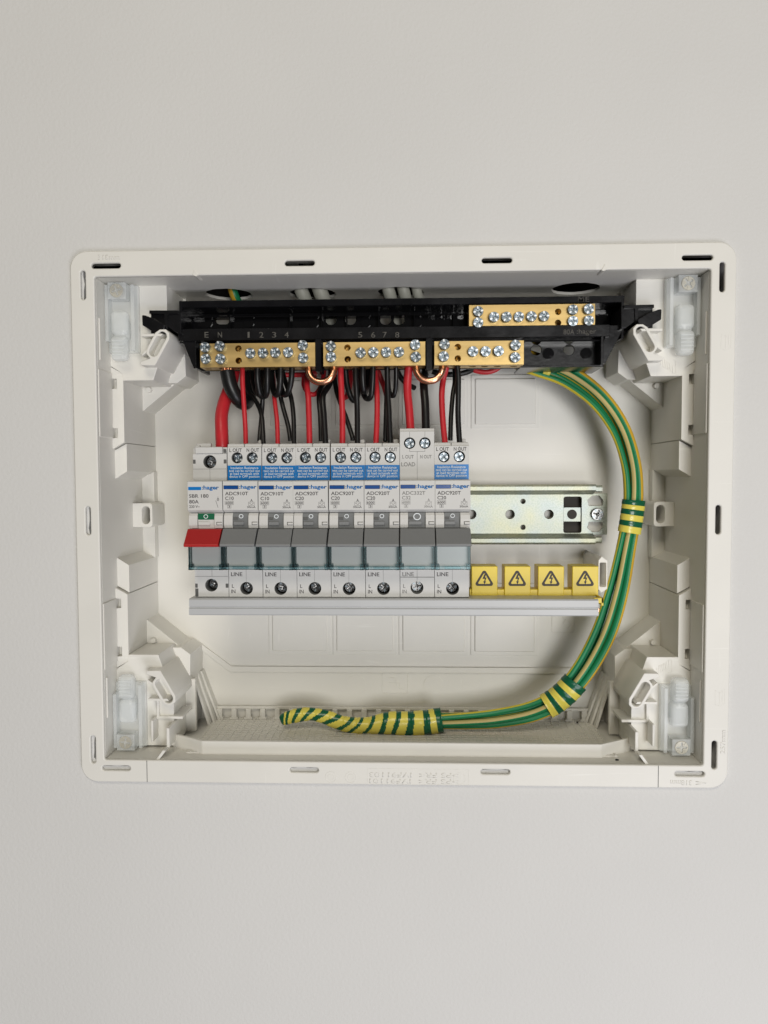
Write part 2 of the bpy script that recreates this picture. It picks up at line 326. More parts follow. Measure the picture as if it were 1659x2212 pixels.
# four corners: platform, boss, diagonal web; made once for the upper left and mirrored
def corner(sx, sz):
    fx = lambda p: (p[0]*sx, p[1]*sz)
    pr = lambda mb, poly, a, b, bv=0.25: mb.prism([fx(p) for p in poly], a, b, bv)
    mb = MB(); pr(mb, [(-158.5, 127.5), (-126.6, 127.5), (-126.6, 100), (-134.8, 76.0), (-151.6, 76.0), (-151.6, 80), (-158.5, 84)], 17, 50, 0.3)
    part('corner_platform', mb, 'cream', enc)
    mb = MB(); pr(mb, [(-158.4, 127.4), (-125.2, 127.4), (-125.2, 83.4), (-151.9, 61.9), (-158.4, 61.9)], 47, BX+0.5, 0.25); part('diagonal_web', mb, 'cream', enc)
    mb = MB(); pr(mb, [(-131, 126), (-124.4, 100), (-124.0, 81.5), (-129.5, 77.4), (-138, 77.6), (-142, 126)], 41, BX, 0.3); part('boss_base', mb, 'cream', enc)
    a = Vector((-126.9, 98.4)); b = Vector((-131.6, 90.2)); u = (a-b).normalized(); n = Vector((u.y, -u.x))   # n points to the inside
    # boss body: slanting block with an obround socket
    body = [a+n*4.2+u*0.5, a+n*2.6+u*3.4, a+u*4.2, a-n*2.8+u*2.6, a-n*4.1, b-n*4.1, b-n*3.0-u*2.8, b-u*4.0, b+n*0.6-u*8.5+n*(-4.5), b+n*0.2-u*9.6+n*(-2.5), b+n*4.2-u*6.0]
    hole = stadium(fx(a), fx(b), 2.55)
    m = plate('corner_boss', [fx((p.x, p.y)) for p in body], [hole], 9.0, 45.0, 'cream', 0.3); obj('corner_boss', m, enc)
    mb = MB(); mb.prism(stadium(fx(a), fx(b), 2.8), 36, 40); part('socket_floor', mb, 'cream', enc)
    mb = MB()
    p1 = a-n*2.0+u*2.0
    pr(mb, [(p1.x+1, 97.6+2.2), (-138.2, 97.6+2.2), (-138.2, 98.5), (p1.x, 98.5)], 9.4, 20, 0.15)
    q1 = b-n*4.0
    pr(mb, [(q1.x+1.2, q1.y+0.4), (-138.2, 89.2), (-138.2, 88), (q1.x+1.0, q1.y-1.2)], 9.4, 20, 0.15)
    part('boss_arm', mb, 'cream', enc)
    mb = MB(); mb.cyl(sx*-147.2, sz*74.2, 44, 50, 1.5, 16); part('moulded_pin', mb, 'cream', enc)
for sx in (1, -1):
    for sz in (1, -1): corner(sx, sz)
# side ledges with their notches
for sx in (1, -1):
    for sz in (1, -1):
        k = lambda P: [(x*sx, z*sz) for x, z in P]
        mb = MB(); mb.prism(k([(-158.5, 83.6), (-151.7, 79.8), (-151.7, 42.3), (-158.5, 38.6), (-158.5, 44.6), (-155.2, 44.6), (-155.2, 50), (-158.5, 50), (-158.5, 71.6), (-155.2, 71.6), (-155.2, 77.2), (-158.5, 77.2)]), 17.5, BX, 0.12)
        part('side_ledge', mb, 'cream', enc)
        mb = MB(); mb.prism(k([(-158.5, 37.9), (-151.7, 41.7), (-151.7, 26.2), (-158.5, 22.0)]), 20.5, BX, 0.12); part('side_ledge', mb, 'cream', enc)
        for z in (47.3, 74.4):
            mb = MB(); mb.box(*sorted((sx*-158.4, sx*-155.4)), 22, BX, *sorted((sz*(z-3.2), sz*(z+3.2)))); part('notch_floor', mb, 'cream', enc)
        mb = MB(); mb.box(*sorted((sx*-158.5, sx*-157.7)), -0.2, 17.2, *sorted((sz*44.5, sz*80)), 0.2); part('side_pad', mb, 'cream', enc)
        mb = MB(); mb.box(*sorted((sx*-158.4, sx*-157.6)), 2, 3.2, *sorted((sz*85, sz*107)), 0.2); part('moulded_rib', mb, 'cream', enc)
# fixing lugs half way up each side
for sx in (1, -1):
    out = [(sx*-158.4, -6.6), (sx*-148.2, -6.6), (sx*-147, -5.9), (sx*-146.7, -5), (sx*-146.7, 6), (sx*-147, 7), (sx*-148.2, 7.7), (sx*-158.4, 7.7)]
    obj('fixing_lug', plate('fixing_lug', out, [stadium((sx*-150.6, -2.3), (sx*-150.6, 3.4), 2.45)], 45.5, BX+0.3, 'cream', 0.25), enc)
    mb = MB(); mb.prism([(sx*-158.4, -22.5), (sx*-150.9, -26.5), (sx*-150.9, 26.5), (sx*-158.4, 22.5)], 61.5, BX+0.2, 0.2); part('side_step', mb, 'cream', enc)
# clear cover clips
def clip(sx, sz):
    k = lambda x0, x1: sorted((sx*x0, sx*x1)); q = lambda a, b: sorted((sz*a, sz*b))
    mb = MB(); mb.box(*k(-158.0, -141.3), 14.2, 17.1, *q(127.0, 90.5), 0.4); p = part('cover_clip', mb, 'clip', enc, 'milky translucent clip')
    mb = MB(); mb.box(*k(-143.6, -141.6), 8.5, 14.3, *q(126, 90.8), 0.3); mb.box(*k(-157.6, -155.6), 8.5, 14.3, *q(126, 96), 0.3)
    part('side_rail', mb, 'clip', p)
    mb = MB(); mb.box(*k(-155.5, -145.6), 7.5, 14.3, *q(127, 118.0), 0.3); part('screw_block', mb, 'clip', p)
    bm = bmesh.new(); bmesh.ops.create_uvsphere(bm, u_segments=24, v_segments=12, radius=1)
    for v in bm.verts: v.co = Vector((sx*-150.1+v.co.x*5.0*(1-0.12*v.co.z), 13.5+v.co.y*4.5, sz*103.2+v.co.z*8.6))
    for v in bm.verts: v.co.x = max(min(v.co.x, sx*-150.1+4.6), sx*-150.1-4.6)
    mb = MB(); mb.bm(bm, 0, True)
    mb.box(*k(-155.2, -145.6), 9.0, 14.4, *q(112.5, 99.5), 2.4, seg=4)
    mb.box(*k(-155.0, -145.8), 7.8, 14.2, *q(99.0, 85.6), 2.6, seg=4)
    for j in range(5): z = 88.2+j*1.9; mb.box(*k(-153.8, -147.0), 7.5, 8.4, *q(z, z+0.8), 0.2)
    part('latch_tongue', mb, 'clip', p)
    return p
CLIPS = [clip(sx, sz) for sx in (1, -1) for sz in (1, -1)]
# bottom: gridded gland plate, upstand, fence and corner brackets
mb = MB(); mb.box(-117, 117, 8.2, BX-1, -128.45, -127.6)
part('gland_plate', mb, 'cream', enc)
mb = MB()
for i in range(58): x = -115+i*4.05; mb.box(x, x+0.5, 8.4, BX-5.5, -127.65, -127.25)
for i in range(14): y = 14+i*3.6; mb.box(-116, 116, y, y+0.5, -127.66, -127.3)
part('gland_grid', mb, 'cream', enc)
mb = MB()
outl = [(-127.5, 18), (-108, 7), (108, 7), (127.5, 18), (127.5, 19.8), (107.6, 8.6), (-107.6, 8.6), (-127.5, 19.8)]
b = bmesh.new(); lo = [b.verts.new((x, y, -128.6)) for x, y in outl]; hi = [b.verts.new((x, y, -121.1)) for x, y in outl]
b.faces.new(lo[::-1]); b.faces.new(hi)
for i in range(8): b.faces.new((lo[i], lo[(i+1) % 8], hi[(i+1) % 8], hi[i]))
bmesh.ops.bevel(b, geom=b.edges[:], offset=0.25, segments=1, affect='EDGES'); mb.bm(b); part('upstand', mb, 'cream', enc)
mb = MB(); mb.box(-116, 116, BX-3.2, BX-1.8, -121.4, -119.8, 0.2)
part('fence_rail', mb, 'cream', enc)
for i in range(26):
    x = -113+i*9.04*26/26*0.997
    mb = MB(); mb.box(x-1.6, x+1.6, BX-4.6, BX-1.6, -127.6, -121.0, 0.25); mb.box(x-2.5, x+2.5, BX-4.9, BX-3.0, -127.6, -126.2, 0.2); part('fence_post', mb, 'cream', enc)
for sx in (1, -1):
    k = lambda a, b: sorted((sx*a, sx*b))
    # sloping double rib between floor and boss
    for j, dx in enumerate((0, 2.0, 4.0)):
        b = bmesh.new()
        A = [(-120.5-dx, 62-j*5), (-119.0-dx, 62-j*5)]
        y0 = 62-j*4.5
        vs = [b.verts.new((sx*x, y, z)) for x, y, z in ((-113.6-dx, y0, -127.6), (-112.2-dx, y0, -127.6), (-123.2-dx*0.5, y0, -97), (-124.6-dx*0.5, y0, -97), (-113.6-dx, BX, -127.6), (-112.2-dx, BX, -127.6), (-123.2-dx*0.5, BX, -97), (-124.6-dx*0.5, BX, -97))]
        for q in ((0,1,2,3),(4,7,6,5),(0,4,5,1),(1,5,6,2),(2,6,7,3),(3,7,4,0)): b.faces.new([vs[i] for i in q])
        mb = MB(); mb.bm(b); part('sloping_rib', mb, 'cream', enc)
    mb = MB(); mb.box(*k(-135.6, -134.2), 15, 44, -111.6, -97.6, 0.2); mb.box(*k(-135.4, -121), 15.2, 34, -111.7, -110.2, 0.2)
    part('corner_bracket', mb, 'cream', enc)
    mb = MB(); mb.box(*k(-126.9, -125.3), 5.0, 24, -124.2, -113.4, 0.2); part('bracket_tongue', mb, 'cream', enc)
    mb = MB(); mb.box(*k(-136.6, -135.3), 8, 42, -122.5, -110.2, 0.4); part('bracket_tongue', mb, 'cream', enc)
    mb = MB(); mb.box(*k(-134.6, -121), 40, 43, -127, -96, 0.2); part('bracket_back', mb, 'cream', enc)
    mb = MB(); mb.prism([(sx*-127.2, -123.6), (sx*-125.6, -123.8), (sx*-129.6, -129.4), (sx*-131.2, -129.0)], -0.6, 9, 0.2); part('snap_hook', mb, 'cream', enc)
# little pointers cut in the upper edge
for px in (424, 1303):
    x, _ = W(px, 590, 0); s = 1 if px < 800 else -1
    mb = MB(); mb.prism([(x-0.3*s, 130.2), (x+1.6*s, 127.0), (x+0.4*s, 126.6), (x-1.2*s, 127.4)], -2.75, 6, 0.15); part('pointer_notch', mb, 'cream', enc)
# hollow post beside the blank covers
obj('rail_post', plate('rail_post', [(111.4, -24.6), (113.2, -22.4), (116.4, -24.8), (116.4, -40.6), (113.2, -42.8), (111.4, -40.8)], [rounded(112.1, 115.7, -39.6, -25.8, 0.7, 3)], 30, BX+0.3, 'cream', 0.12), enc)
mb = MB(); mb.box(111.7, 116.2, 44, 46, -41, -24.8); part('post_web', mb, 'cream', enc)
# moulded lettering on the rim and the rail
def emboss(body, x0, x1, z0, z1, rot=0, th=0.07): obj('moulded_lettering', textmesh(body, x0, x1, z0, z1, -2.35, 'cream', th, rot), enc)
emboss('318mm', 141.4, 152.5, -138.9, -136.2, 180); emboss('>', 154.5, 160, -138.6, -136.6, 0); emboss('257mm', 166.9, 169.4, -122, -109.5, 90)
emboss('318mm', -156, -144.5, 135.8, 138.4); emboss('>PS FR<  IVF91103', -16, 31, -136.3, -133.6, 180); emboss('>PS FR<  IVF91101', -16, 31, -139.6, -137.0, 180)
mb = MB(); P = rounded(-17, 36.5, -140.0, -131.6, 0.5, 2); mb.tube([Vector((x, -2.35, z)) for x, z in P+[P[0]]], 0.13, 6)
for cx in (31.6,): P = ring(cx, -136.6, 3.1, 24); mb.tube([Vector((x, -2.35, z)) for x, z in P+[P[0]]], 0.13, 6)
for cx in (-36.5, -26): P = ring(cx, -136.4, 2.9, 24); mb.tube([Vector((x, -2.35, z)) for x, z in P+[P[0]]], 0.15, 6); P = ring(cx, -136.4, 1.7, 6); mb.tube([Vector((x, -2.35, z)) for x, z in P+[P[0]]], 0.13, 6)
for z in (91, -92):
    f = 1 if z > 0 else -1
    for P in ([(163.8, z-4), (166.2, z-5), (168.6, z-3.6), (168.6, z+4*1), (166, z+2), (163.8, z+3.4), (163.8, z-4)], [(166, z-4), (166, z+3)], [(167.4, z-3.4), (167.4, z+3.5)]):
        mb.tube([Vector((x, -2.35, zz)) for x, zz in P], 0.12, 6)
part('moulded_mark', mb, 'cream', enc)['kind'] = 'stuff'
# faint service marks on the right platforms
for sz in (1, -1):
    mb = MB()
    for j in range(5): mb.tube([Vector((139.5+j*1.3, 16.95, sz*(86.5-j*0.9))), Vector((140.1+j*1.3, 16.95, sz*(82.0-j*0.9)))], 0.16, 6)
    mb.tube([Vector((x, 16.95, sz*z)) for x, z in ((141, 81), (144, 80), (146.4, 81.5), (146.4, 77.6), (148, 77.6), (148, 84), (146, 85))], 0.16, 6); part('moulded_mark', mb, 'cream', enc)['kind'] = 'stuff'

# ------------------------------------------------------------------ screws
def screwhead(r=2.75, h=4.6, n=48, slot=0.42):
    V = []; F = []
    def star(a, ri): return ri*(0.40+0.60*max(0.0, math.cos(4*a))**0.55)
    prof = [(r, h), (r, 0.25), (r*0.93, 0.0)]
    for rr, y in prof:
        V += [(rr*math.cos(2*math.pi*i/n), y, rr*math.sin(2*math.pi*i/n)) for i in range(n)]
    for y, k in ((0.0, 0.82), (0.75, 0.70)):
        V += [(star(2*math.pi*i/n, r*k)*math.cos(2*math.pi*i/n), y, star(2*math.pi*i/n, r*k)*math.sin(2*math.pi*i/n)) for i in range(n)]
    for q in range(4):
        for i in range(n): F.append((q*n+i, q*n+(i+1) % n, (q+1)*n+(i+1) % n, (q+1)*n+i))
    V.append((0, 1.0, 0)); c = len(V)-1
    for i in range(n): F.append((4*n+i, 4*n+(i+1) % n, c))
    mb = MB(); mb.add(V, F)
    for q in range(4):                       # four ribs across the rim; on zinc heads their paleness paints in glints
        a = math.pi/4+q*math.pi/2; ca, sa = math.cos(a), math.sin(a)
        P = [(r*0.50, -0.42), (r*0.97, -0.42), (r*0.97, 0.42), (r*0.50, 0.42)]
        mb.prism([(x*ca-z*sa, x*sa+z*ca) for x, z in P], -0.22, 0.4, 0.08, 1)
    return mb
SCREW = screwhead().mesh('screw', ['steel', 'bright'])
TSCREW = screwhead(2.5, 3.0).mesh('terminal_screw', ['steel', 'bright'])
DSCREW = screwhead(3.0, 3.0).mesh('terminal_screw', ['dsteel', 'steel'])
BSCREW = screwhead(3.6, 2.6).mesh('screw', ['pale', 'pale']); RSCREW = screwhead(3.6, 2.6).mesh('screw', ['dsteel', 'steel'])
def scr(mesh, name, parent, x, y, z, a=None):
    o = obj(name, mesh, parent, (x, y, z)); o.rotation_euler = (random.uniform(-0.05, 0.05), random.uniform(0, 6.28) if a is None else a, random.uniform(-0.05, 0.05)); return o
for p, (sx, sz) in zip(CLIPS, [(1, 1), (1, -1), (-1, 1), (-1, -1)]): scr(BSCREW, 'screw', p, sx*-150.6, 7.2, sz*122.5)

# ------------------------------------------------------------------ mounting rail
rail = thing('mounting_rail', 'zinc plated steel mounting rail with lips and punched holes behind breakers', 'rail', (5, 62, 0))
RX0, RX1 = -110, 124.3
holes = []
for px in (1019, 1102, 1186): x, _ = W(px, 1111, 61); holes.append(ring(x, -0.2, 2.75))
for pz in (1083, 1139): x, z = W(1130, pz, 61); holes.append(ring(x, z, 1.5, 20))
xa, za = W(1218, 1073, 61); xb, zb = W(1256, 1151, 61); holes.append(rounded(xa, xb, zb, za, 1.2, 3))
for s in (1, -1):
    holes.append([(113.4, s*4.9), (121.6, s*4.9), (121.6, s*8.2), (119.4, s*10.9), (115.4, s*10.9), (112.4, s*8.2)])
rw = obj('web', plate('web', rounded(RX0, RX1, -12.6, 12.4, 0.6, 2), holes, 61.2, 62.2, 'zinc', 0.15), rail)
mb = MB(); mb.box(xa+0.2, xb-0.2, 62.6, 63.6, zb+6.8, za-6.6); part('fixing_tab', mb, 'zinc', rail)
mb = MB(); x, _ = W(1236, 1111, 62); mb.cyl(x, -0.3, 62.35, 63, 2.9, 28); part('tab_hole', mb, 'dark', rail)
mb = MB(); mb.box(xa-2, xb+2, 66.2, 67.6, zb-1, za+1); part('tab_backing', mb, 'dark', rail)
mb = MB(); mb.box(112, 122, 64, BX, -11.5, 11.5, 0.3); part('rail_pad', mb, 'cream', rail)
for s in (1, -1):
    prof = [(61.6, 11.4), (60.6, 12.2), (57.4, 13.2), (55.2, 13.7), (54.4, 14.4), (54.2, 16.6), (54.9, 17.8), (56.4, 17.9), (56.5, 17.2), (55.6, 16.6), (55.6, 14.9), (57.6, 14.3), (61.8, 13.4), (62.4, 12.0)]
    mb = MB(); mb.extr([(y, s*z) for y, z in prof], RX0, 115.8, 0.0); mb.extr([(y+0.6, s*(z-0.6)) for y, z in prof[3:11]], 115.9, 119.6, 0.0)
    part('rail_lip', mb, 'zinc', rail)
scr(RSCREW, 'screw', rail, 117.9, 58.6, -0.2, 0.3)

# ------------------------------------------------------------------ breakers
PITCH = 18.72; RIGHT = 37.75
K = crop(580, 1380, 3.318)
def nz(cy, d=1.0): return W(*K(900, cy), d)[1]         # height of a row of the enlarged detail, on depth d
zt, zn = 40.7, 21.0
def body_mesh(kind):
    zt_ = 48.6 if kind == 'tall' else zt
    mb = MB()
    if kind == 'main':
        prof = [(12, 35.5), (12, zn-0.2), (1.4, zn-0.2), (1.0, zn-0.6), (1.0, 5.4), (4.2, 3.9), (8, 3.9), (8, -13.6), (4.6, -13.6), (4.6, -25.6), (12, -25.6), (12, -42.6), (56, -42.6), (56, 39), (13.5, 39), (13.5, 35.5)]
    else:
        prof = [(12, zt_-1.6), (12, zn-0.2), (1.4, zn-0.2), (1.0, zn-0.6), (1.0, 5.4), (4.2, 3.9), (8, 3.9), (8, -13.6), (4.6, -13.6), (4.6, -25.6), (12, -25.6), (12, -42.6), (56, -42.6), (56, zt_), (13.2, zt_), (12.6, zt_-1.6)]
    mb.extr(prof, 0.12, PITCH-0.12, 0.12)
    m = mb.mesh('body', ['grey', 'slot'])
    cut = MB()
    ts = TERM[kind]
    for x, z, r in ts: cut.cyl(x, z, 5, 21, r, 32, 1)
    cut.cyl(LOW[kind][0], LOW[kind][1], 5, 24, 3.5, 32, 1)
    sx = 9.4                                   # moulding line down the front
    return cutmesh(m, cut.mesh('cut', ['grey', 'slot']))
def tz(px, py): x, z = W(px, py, 12); return x, z
MODL = [RIGHT-PITCH*(8-i) for i in range(8)]
t_l = [(5.35, 33.3, 3.05), (13.6, 33.3, 3.05)]
TERM = {'main': [(9.4, 31.2, 3.6)], 'std': t_l, 'tall': [(5.4, 40.7, 3.1), (13.6, 40.7, 3.1)]}
LOW = {'main': (9.2, -36.2), 'std': (9.75, -37.9), 'tall': (9.2, -37.5)}
CACHE = {}
def cached(key, fn):
    if key not in CACHE: CACHE[key] = fn()
    return CACHE[key]
def breaker(i, kind, label, code, rating, tabtext=True):
    L = MODL[i]; base = Vector((L+9.36, 40, -42.6))
    t = thing('main_switch' if kind == 'main' else 'circuit_breaker', label, 'switch' if kind == 'main' else 'breaker', base, None if kind == 'main' else 'circuit breakers in the row on the rail')
    def P(name, key, fn, lab=None):
        o = obj(name, cached((kind, key), fn), t, (L, 0, 0), lab); return o
    def mbm(mats, fn):
        def g():
            mb = MB(); fn(mb); return mb.mesh('part', mats)
        return g
    P('body', 'body', lambda: body_mesh(kind))
    # cheeks beside the lever
    def cheek(x0, x1):
        pr = [(8.2, 3.7), (3.4, 3.7), (2.2, 2.4), (1.7, 0.2), (1.7, -2.4), (2.4, -4.3), (8.2, -4.6)]
        return lambda mb: mb.extr(pr, x0, x1, 0.15)
    wide = (5.0, 13.9) if kind == 'main' else ((4.6, 13.6) if kind == 'tall' else (5.0, 13.2))
    P('cheek', 'c1', mbm('grey2', cheek(0.25, wide[0]-0.1))); P('cheek', 'c2', mbm('grey2', cheek(wide[1]+0.1, PITCH-0.25)))
    P('cheek_slot', 'cs', mbm('slot', lambda mb: mb.box(15.2, 18.2, 1.5, 4, -2.6, -0.9, 0.1)))
    P('cheek_bar', 'cb', mbm('grey2', lambda mb: mb.box(15.5, 18.3, 1.15, 4, -2.35, -1.15, 0.2)))
    rk = [(8.1, 4.6), (3.2, 3.7), (2.9, 1.5), (3.1, -1.5), (3.4, -4.6), (8.1, -6)]
    P('rocker', 'rk', mbm('grey2' if kind == 'main' else 'mgrey', lambda mb: mb.extr(rk, wide[0], wide[1], 0.12)))
    if kind == 'main':
        P('green_flag', 'gf', mbm('swgreen', lambda mb: mb.box(wide[0]+0.1, wide[1]-0.1, 2.6, 4.0, 0.3, 3.6, 0.1)), 'green on-off indicator')
    else:
        P('rocker_recess', 'rr', mbm('slot', lambda mb: mb.box(wide[0]+0.15, wide[0]+2.6, 2.65, 4, 0.1, 1.5, 0.1)))
    P('rocker_bar', 'rb', mbm('grey2' if kind == 'main' else 'dgrey', lambda mb: mb.box(wide[0]+0.1, wide[1]-(2.4 if kind != 'tall' else 1.8), 2.2, 4.2, -2.9, -0.7, 0.35)))
    def oring(mb):
        c, r, w = (9.2, 1.65, 0.30) if kind == 'tall' else (9.3, 0.95, 0.22)
        mb.tube([(c+r*1.08*math.cos(a), 2.75, (2.0 if kind != 'tall' else 1.6)+r*math.sin(a)) for a in [2*math.pi*j/28 for j in range(29)]], w, 8, caps=False)
    P('circle_mark', 'o', mbm('white', oring))
    # lever across the full width
    def lever(mb):
        pr = [(2.2, -4.45), (-0.6, -4.5), (-8.3, -12.0), (-8.2, -13.1), (-7.2, -13.4), (6, -13.4), (6, -6)]
        mb.extr(pr, 0.35, PITCH-0.35, 0.18)
        if kind == 'tall': mb.box(0.5, PITCH-0.5, -8.9, -6.5, -13.0, -12.1, 0.2)
    P('lever', 'lv', mbm('redsw' if kind == 'main' else 'dgrey', lever), 'red switch lever' if kind == 'main' else None)
    # clear label flap below the lever
    def flap(mb):
        mb.box(0.5, PITCH-0.5, 0.7, 1.5, -25.9, -14.0, 0.15)
    P('flap', 'fl', mbm('flap', flap), 'clear plastic label flap')
    def flapedge(mb):
        mb.box(0.15, 1.15, 0.55, 4.4, -26.2, -13.8, 0.1); mb.box(PITCH-1.15, PITCH-0.15, 0.55, 4.4, -26.2, -13.8, 0.1)
        mb.box(0.2, PITCH-0.2, 0.45, 3.8, -26.3, -24.6, 0.1); mb.box(0.1, 2.2, 0.3, 4.2, -26.4, -23.4, 0.1); mb.box(PITCH-2.2, PITCH-0.1, 0.3, 4.2, -26.4, -23.4, 0.1)
        mb.box(5.0, 13.4, 0.2, 0.9, -25.9, -24.6, 0.1)
    P('flap_edge', 'fe', mbm('flapedge', flapedge))
    # terminals
    for (x, z, r) in TERM[kind]:
        scr(DSCREW if kind == 'main' else TSCREW, 'terminal_screw', t, L+x, (17.5 if kind == 'main' else 15.2), z)
    scr(DSCREW, 'terminal_screw', t, L+LOW[kind][0], 18.8, LOW[kind][1])
    # fine mould lines, thin dark strips with the shade of grooves in their colour
    def lines(mb):
        if kind == 'main':
            mb.box(9.3, 9.42, 11.93, 12.2, 21, 34.8); mb.box(0.2, 18.5, 11.93, 12.2, 27.2, 27.35); mb.box(9.5, 9.64, 11.93, 12.2, -31.2, -25.8); mb.box(0.2, 18.5, 11.93, 12.2, -31.4, -31.25)
            mb.box(0.2, 1.6, 11.9, 12.3, 30.2, 32.4, 0.1); mb.box(17.0, 18.5, 11.9, 12.3, 30.2, 32.4, 0.1); mb.box(0.2, 1.6, 11.9, 12.3, -37.6, -35.3, 0.1); mb.box(17.0, 18.5, 11.9, 12.3, -37.6, -35.3, 0.1)
            mb.box(0.2, 1.9, 11.93, 12.2, -42.4, -38); mb.box(17.0, 18.5, 11.93, 12.2, 36, 38); mb.box(9.9, 11.2, 11.7, 13, 36.6, 37.8, 0.2)
        elif kind == 'tall':
            for x in (5.4, 13.6): mb.box(x-0.07, x+0.07, 11.93, 12.2, 43.8, 46.8)
            mb.box(9.35, 9.5, 11.93, 12.2, 21, 36.2); mb.box(5.4, 13.6, 11.93, 12.2, 36.1, 36.25); mb.box(5.33, 5.47, 11.93, 12.2, 36.2, 37.6); mb.box(13.53, 13.67, 11.93, 12.2, 36.2, 37.6)
            mb.box(9.2, 9.35, 11.93, 12.2, -34, -25.8); mb.box(0.2, 18.5, 11.93, 12.2, -31.9, -31.6)
        else:
            for x in (5.35, 13.6): mb.box(x-0.05, x+0.05, 11.93, 12.2, 36.3, 39)
            mb.box(9.6, 9.7, 11.93, 12.2, -34.3, -25.8); mb.box(9.3, 9.42, 11.9, 13.3, 39.1, zt)
    P('mould_line', 'ml', mbm('slot', lines))['kind'] = 'stuff'
    if kind == 'main':
        P('top_cap', 'cap', mbm('grey', lambda mb: mb.box(1.6, 16.4, 11.2, 30, 35.6, 39.2, 0.3)))
        P('top_tab', 'tab', mbm('grey', lambda mb: (mb.box(1.0, 9.0, 16, 19, 38.6, 41.4, 0.3), mb.box(1.0, 3.5, 13.4, 17, 39.0, 40.2, 0.2))))
    elif kind == 'std':
        P('top_boss', 'tb', mbm('grey', lambda mb: (mb.box(15.2-0.2, 18.0-0.2, 22, 26, 40.4, 43.4, 0.4), mb.box(0.3, 9.0, 14, 40, 40.5, 41.0, 0.1), mb.box(9.8, 18.4, 14, 40, 40.5, 41.0, 0.1))))
    # printing
    def T(name, body, x0, x1, z0, z1, y, mk, par=t):
        return obj(name, cached((kind, body, x0, z0, mk), lambda: textmesh(body, x0, x1, z0, z1, y, mk, 0.03, 0, 0.030 if mk == 'blue' else (0.012 if mk == 'white' else 0.016))), par, (L, 0, 0))
    c0, c1 = 0.0486, zn
    zz = lambda a: zn-(a-612)*c0                 # rows of the front face
    xx = lambda a: (a-460)*c0
    if kind == 'main':
        P('blue_bar', 'bt', mbm('blue', lambda mb: mb.prism(rounded(0.6, 7.5, zz(714), zz(678), 0.3, 3), 0.97, 1.2)))
        T('lettering', ':hager', 7.9, 17.0, zz(722), zz(664), 1.0, 'blue'); T('lettering', 'SBR 180', 1.0, 11.4, zz(797), zz(758), 1.0, 'print')
        T('lettering', '80A', 1.0, 6.1, zz(860), zz(820), 1.0, 'print'); T('lettering', '230 V~', 1.0, 6.6, zz(908), zz(878), 1.0, 'print')
        def sym(mb):
            for p in ([(16.4, zz(905)), (15.2, zz(828))], [(16.4, zz(832)), (16.4, zz(785))], [(15.9, zz(808)), (16.9, zz(808))]): mb.tube([(x, 0.97, z) for x, z in p], 0.1, 6)
            mb.tube([(16.4+0.55*math.cos(a), 0.97, zz(820)+0.5*math.sin(a)) for a in [math.pi*2*j/12 for j in range(13)]], 0.08, 6, caps=False)
        P('switch_symbol', 'sy', mbm('print', sym))
    else:
        pm = 'printl' if kind == 'tall' else 'print'
        P('blue_tab', 'bt', mbm('bluetab', lambda mb: (mb.prism(rounded(0.6, 8.2, zz(706), zz(668), 0.3, 3), 0.75, 1.3, 0.1))))
        P('tab_slot', 'bs', mbm('slot', lambda mb: mb.prism(rounded(0.5, 8.55, zz(708), zz(665), 0.3, 3), 0.97, 1.2)))
        T('lettering', ':hager', 8.8, 18.1, zz(716), zz(660), 1.0, 'blue')
        T('lettering', code, 1.3, 13.6, zz(774), zz(735), 1.0, pm); T('lettering', rating, 1.3, 5.9, zz(825), zz(787), 1.0, pm)
        T('lettering', '6000', 1.5, 5.4, zz(870), zz(842), 1.0, pm); T('lettering', '3', 2.9, 3.9, zz(908), zz(884), 1.0, pm)
        T('lettering', 'A', 14.7, 16.0, zz(845), zz(814), 1.0, pm); T('lettering', '30mA', 12.9, 17.5, zz(913), zz(891), 1.0, pm)
        def boxes(mb):
            for x0, x1, a, b in ((1.2, 5.7, 876, 836), (2.5, 4.4, 913, 879), (13.7, 16.8, 886, 848)):
                q = [(x0, zz(a)), (x1, zz(a)), (x1, zz(b)), (x0, zz(b)), (x0, zz(a))]
                for p1, p2 in zip(q[:-1], q[1:]): mb.box(min(p1[0], p2[0])-0.06, max(p1[0], p2[0])+0.06, 0.965, 1.1, min(p1[1], p2[1])-0.06, max(p1[1], p2[1])+0.06)
            mb.tube([(14.0+0.26*j, 0.97, zz(868)+0.5*math.sin(j*0.9)) for j in range(11)], 0.08, 5)
        P('print_frame', 'pf', mbm(pm, boxes))
        if kind == 'std':
            P('blue_sticker', 'lb', mbm('blue', lambda mb: mb.box(0.18, PITCH-0.14, 11.86, 12.1, 21.1, 29.1)), 'blue sticker with white lettering')
            T('lettering', 'Insulation Resistance\ntest can be carried out\nat load terminals with\ndevice in OFF position', 0.9, 17.7, 22.0, 28.5, 11.86, 'white')
            T('lettering', 'L OUT', 1.2, 8.0, 36.4, 38.4, 12.0, 'print'); T('lettering', 'N OUT', 10.6, 17.4, 36.4, 38.4, 12.0, 'print')
        else:
            T('lettering', 'L OUT', 1.4, 7.6, 32.4, 34.3, 12.0, pm); T('lettering', 'N OUT', 11.0, 17.2, 32.4, 34.3, 12.0, pm); T('lettering', 'LOAD', 0.9, 8.4, 28.2, 30.4, 12.0, pm)
        T('lettering', 'LINE', 1.3, 7.5, -31.2, -29.1, 12.0, pm); T('lettering', 'L', 1.7, 2.9, -37.6, -35.7, 12.0, pm); T('lettering', 'IN', 1.3, 3.6, -40.6, -38.6, 12.0, pm)
    t.location += Vector((0, random.uniform(-0.3, 0.3), random.uniform(-0.18, 0.12)))*S; t.rotation_euler = (random.uniform(-0.004, 0.004), random.uniform(-0.004, 0.004), 0)
    return t
breaker(0, 'main', 'light grey main switch with a red lever and green flag', '', '')
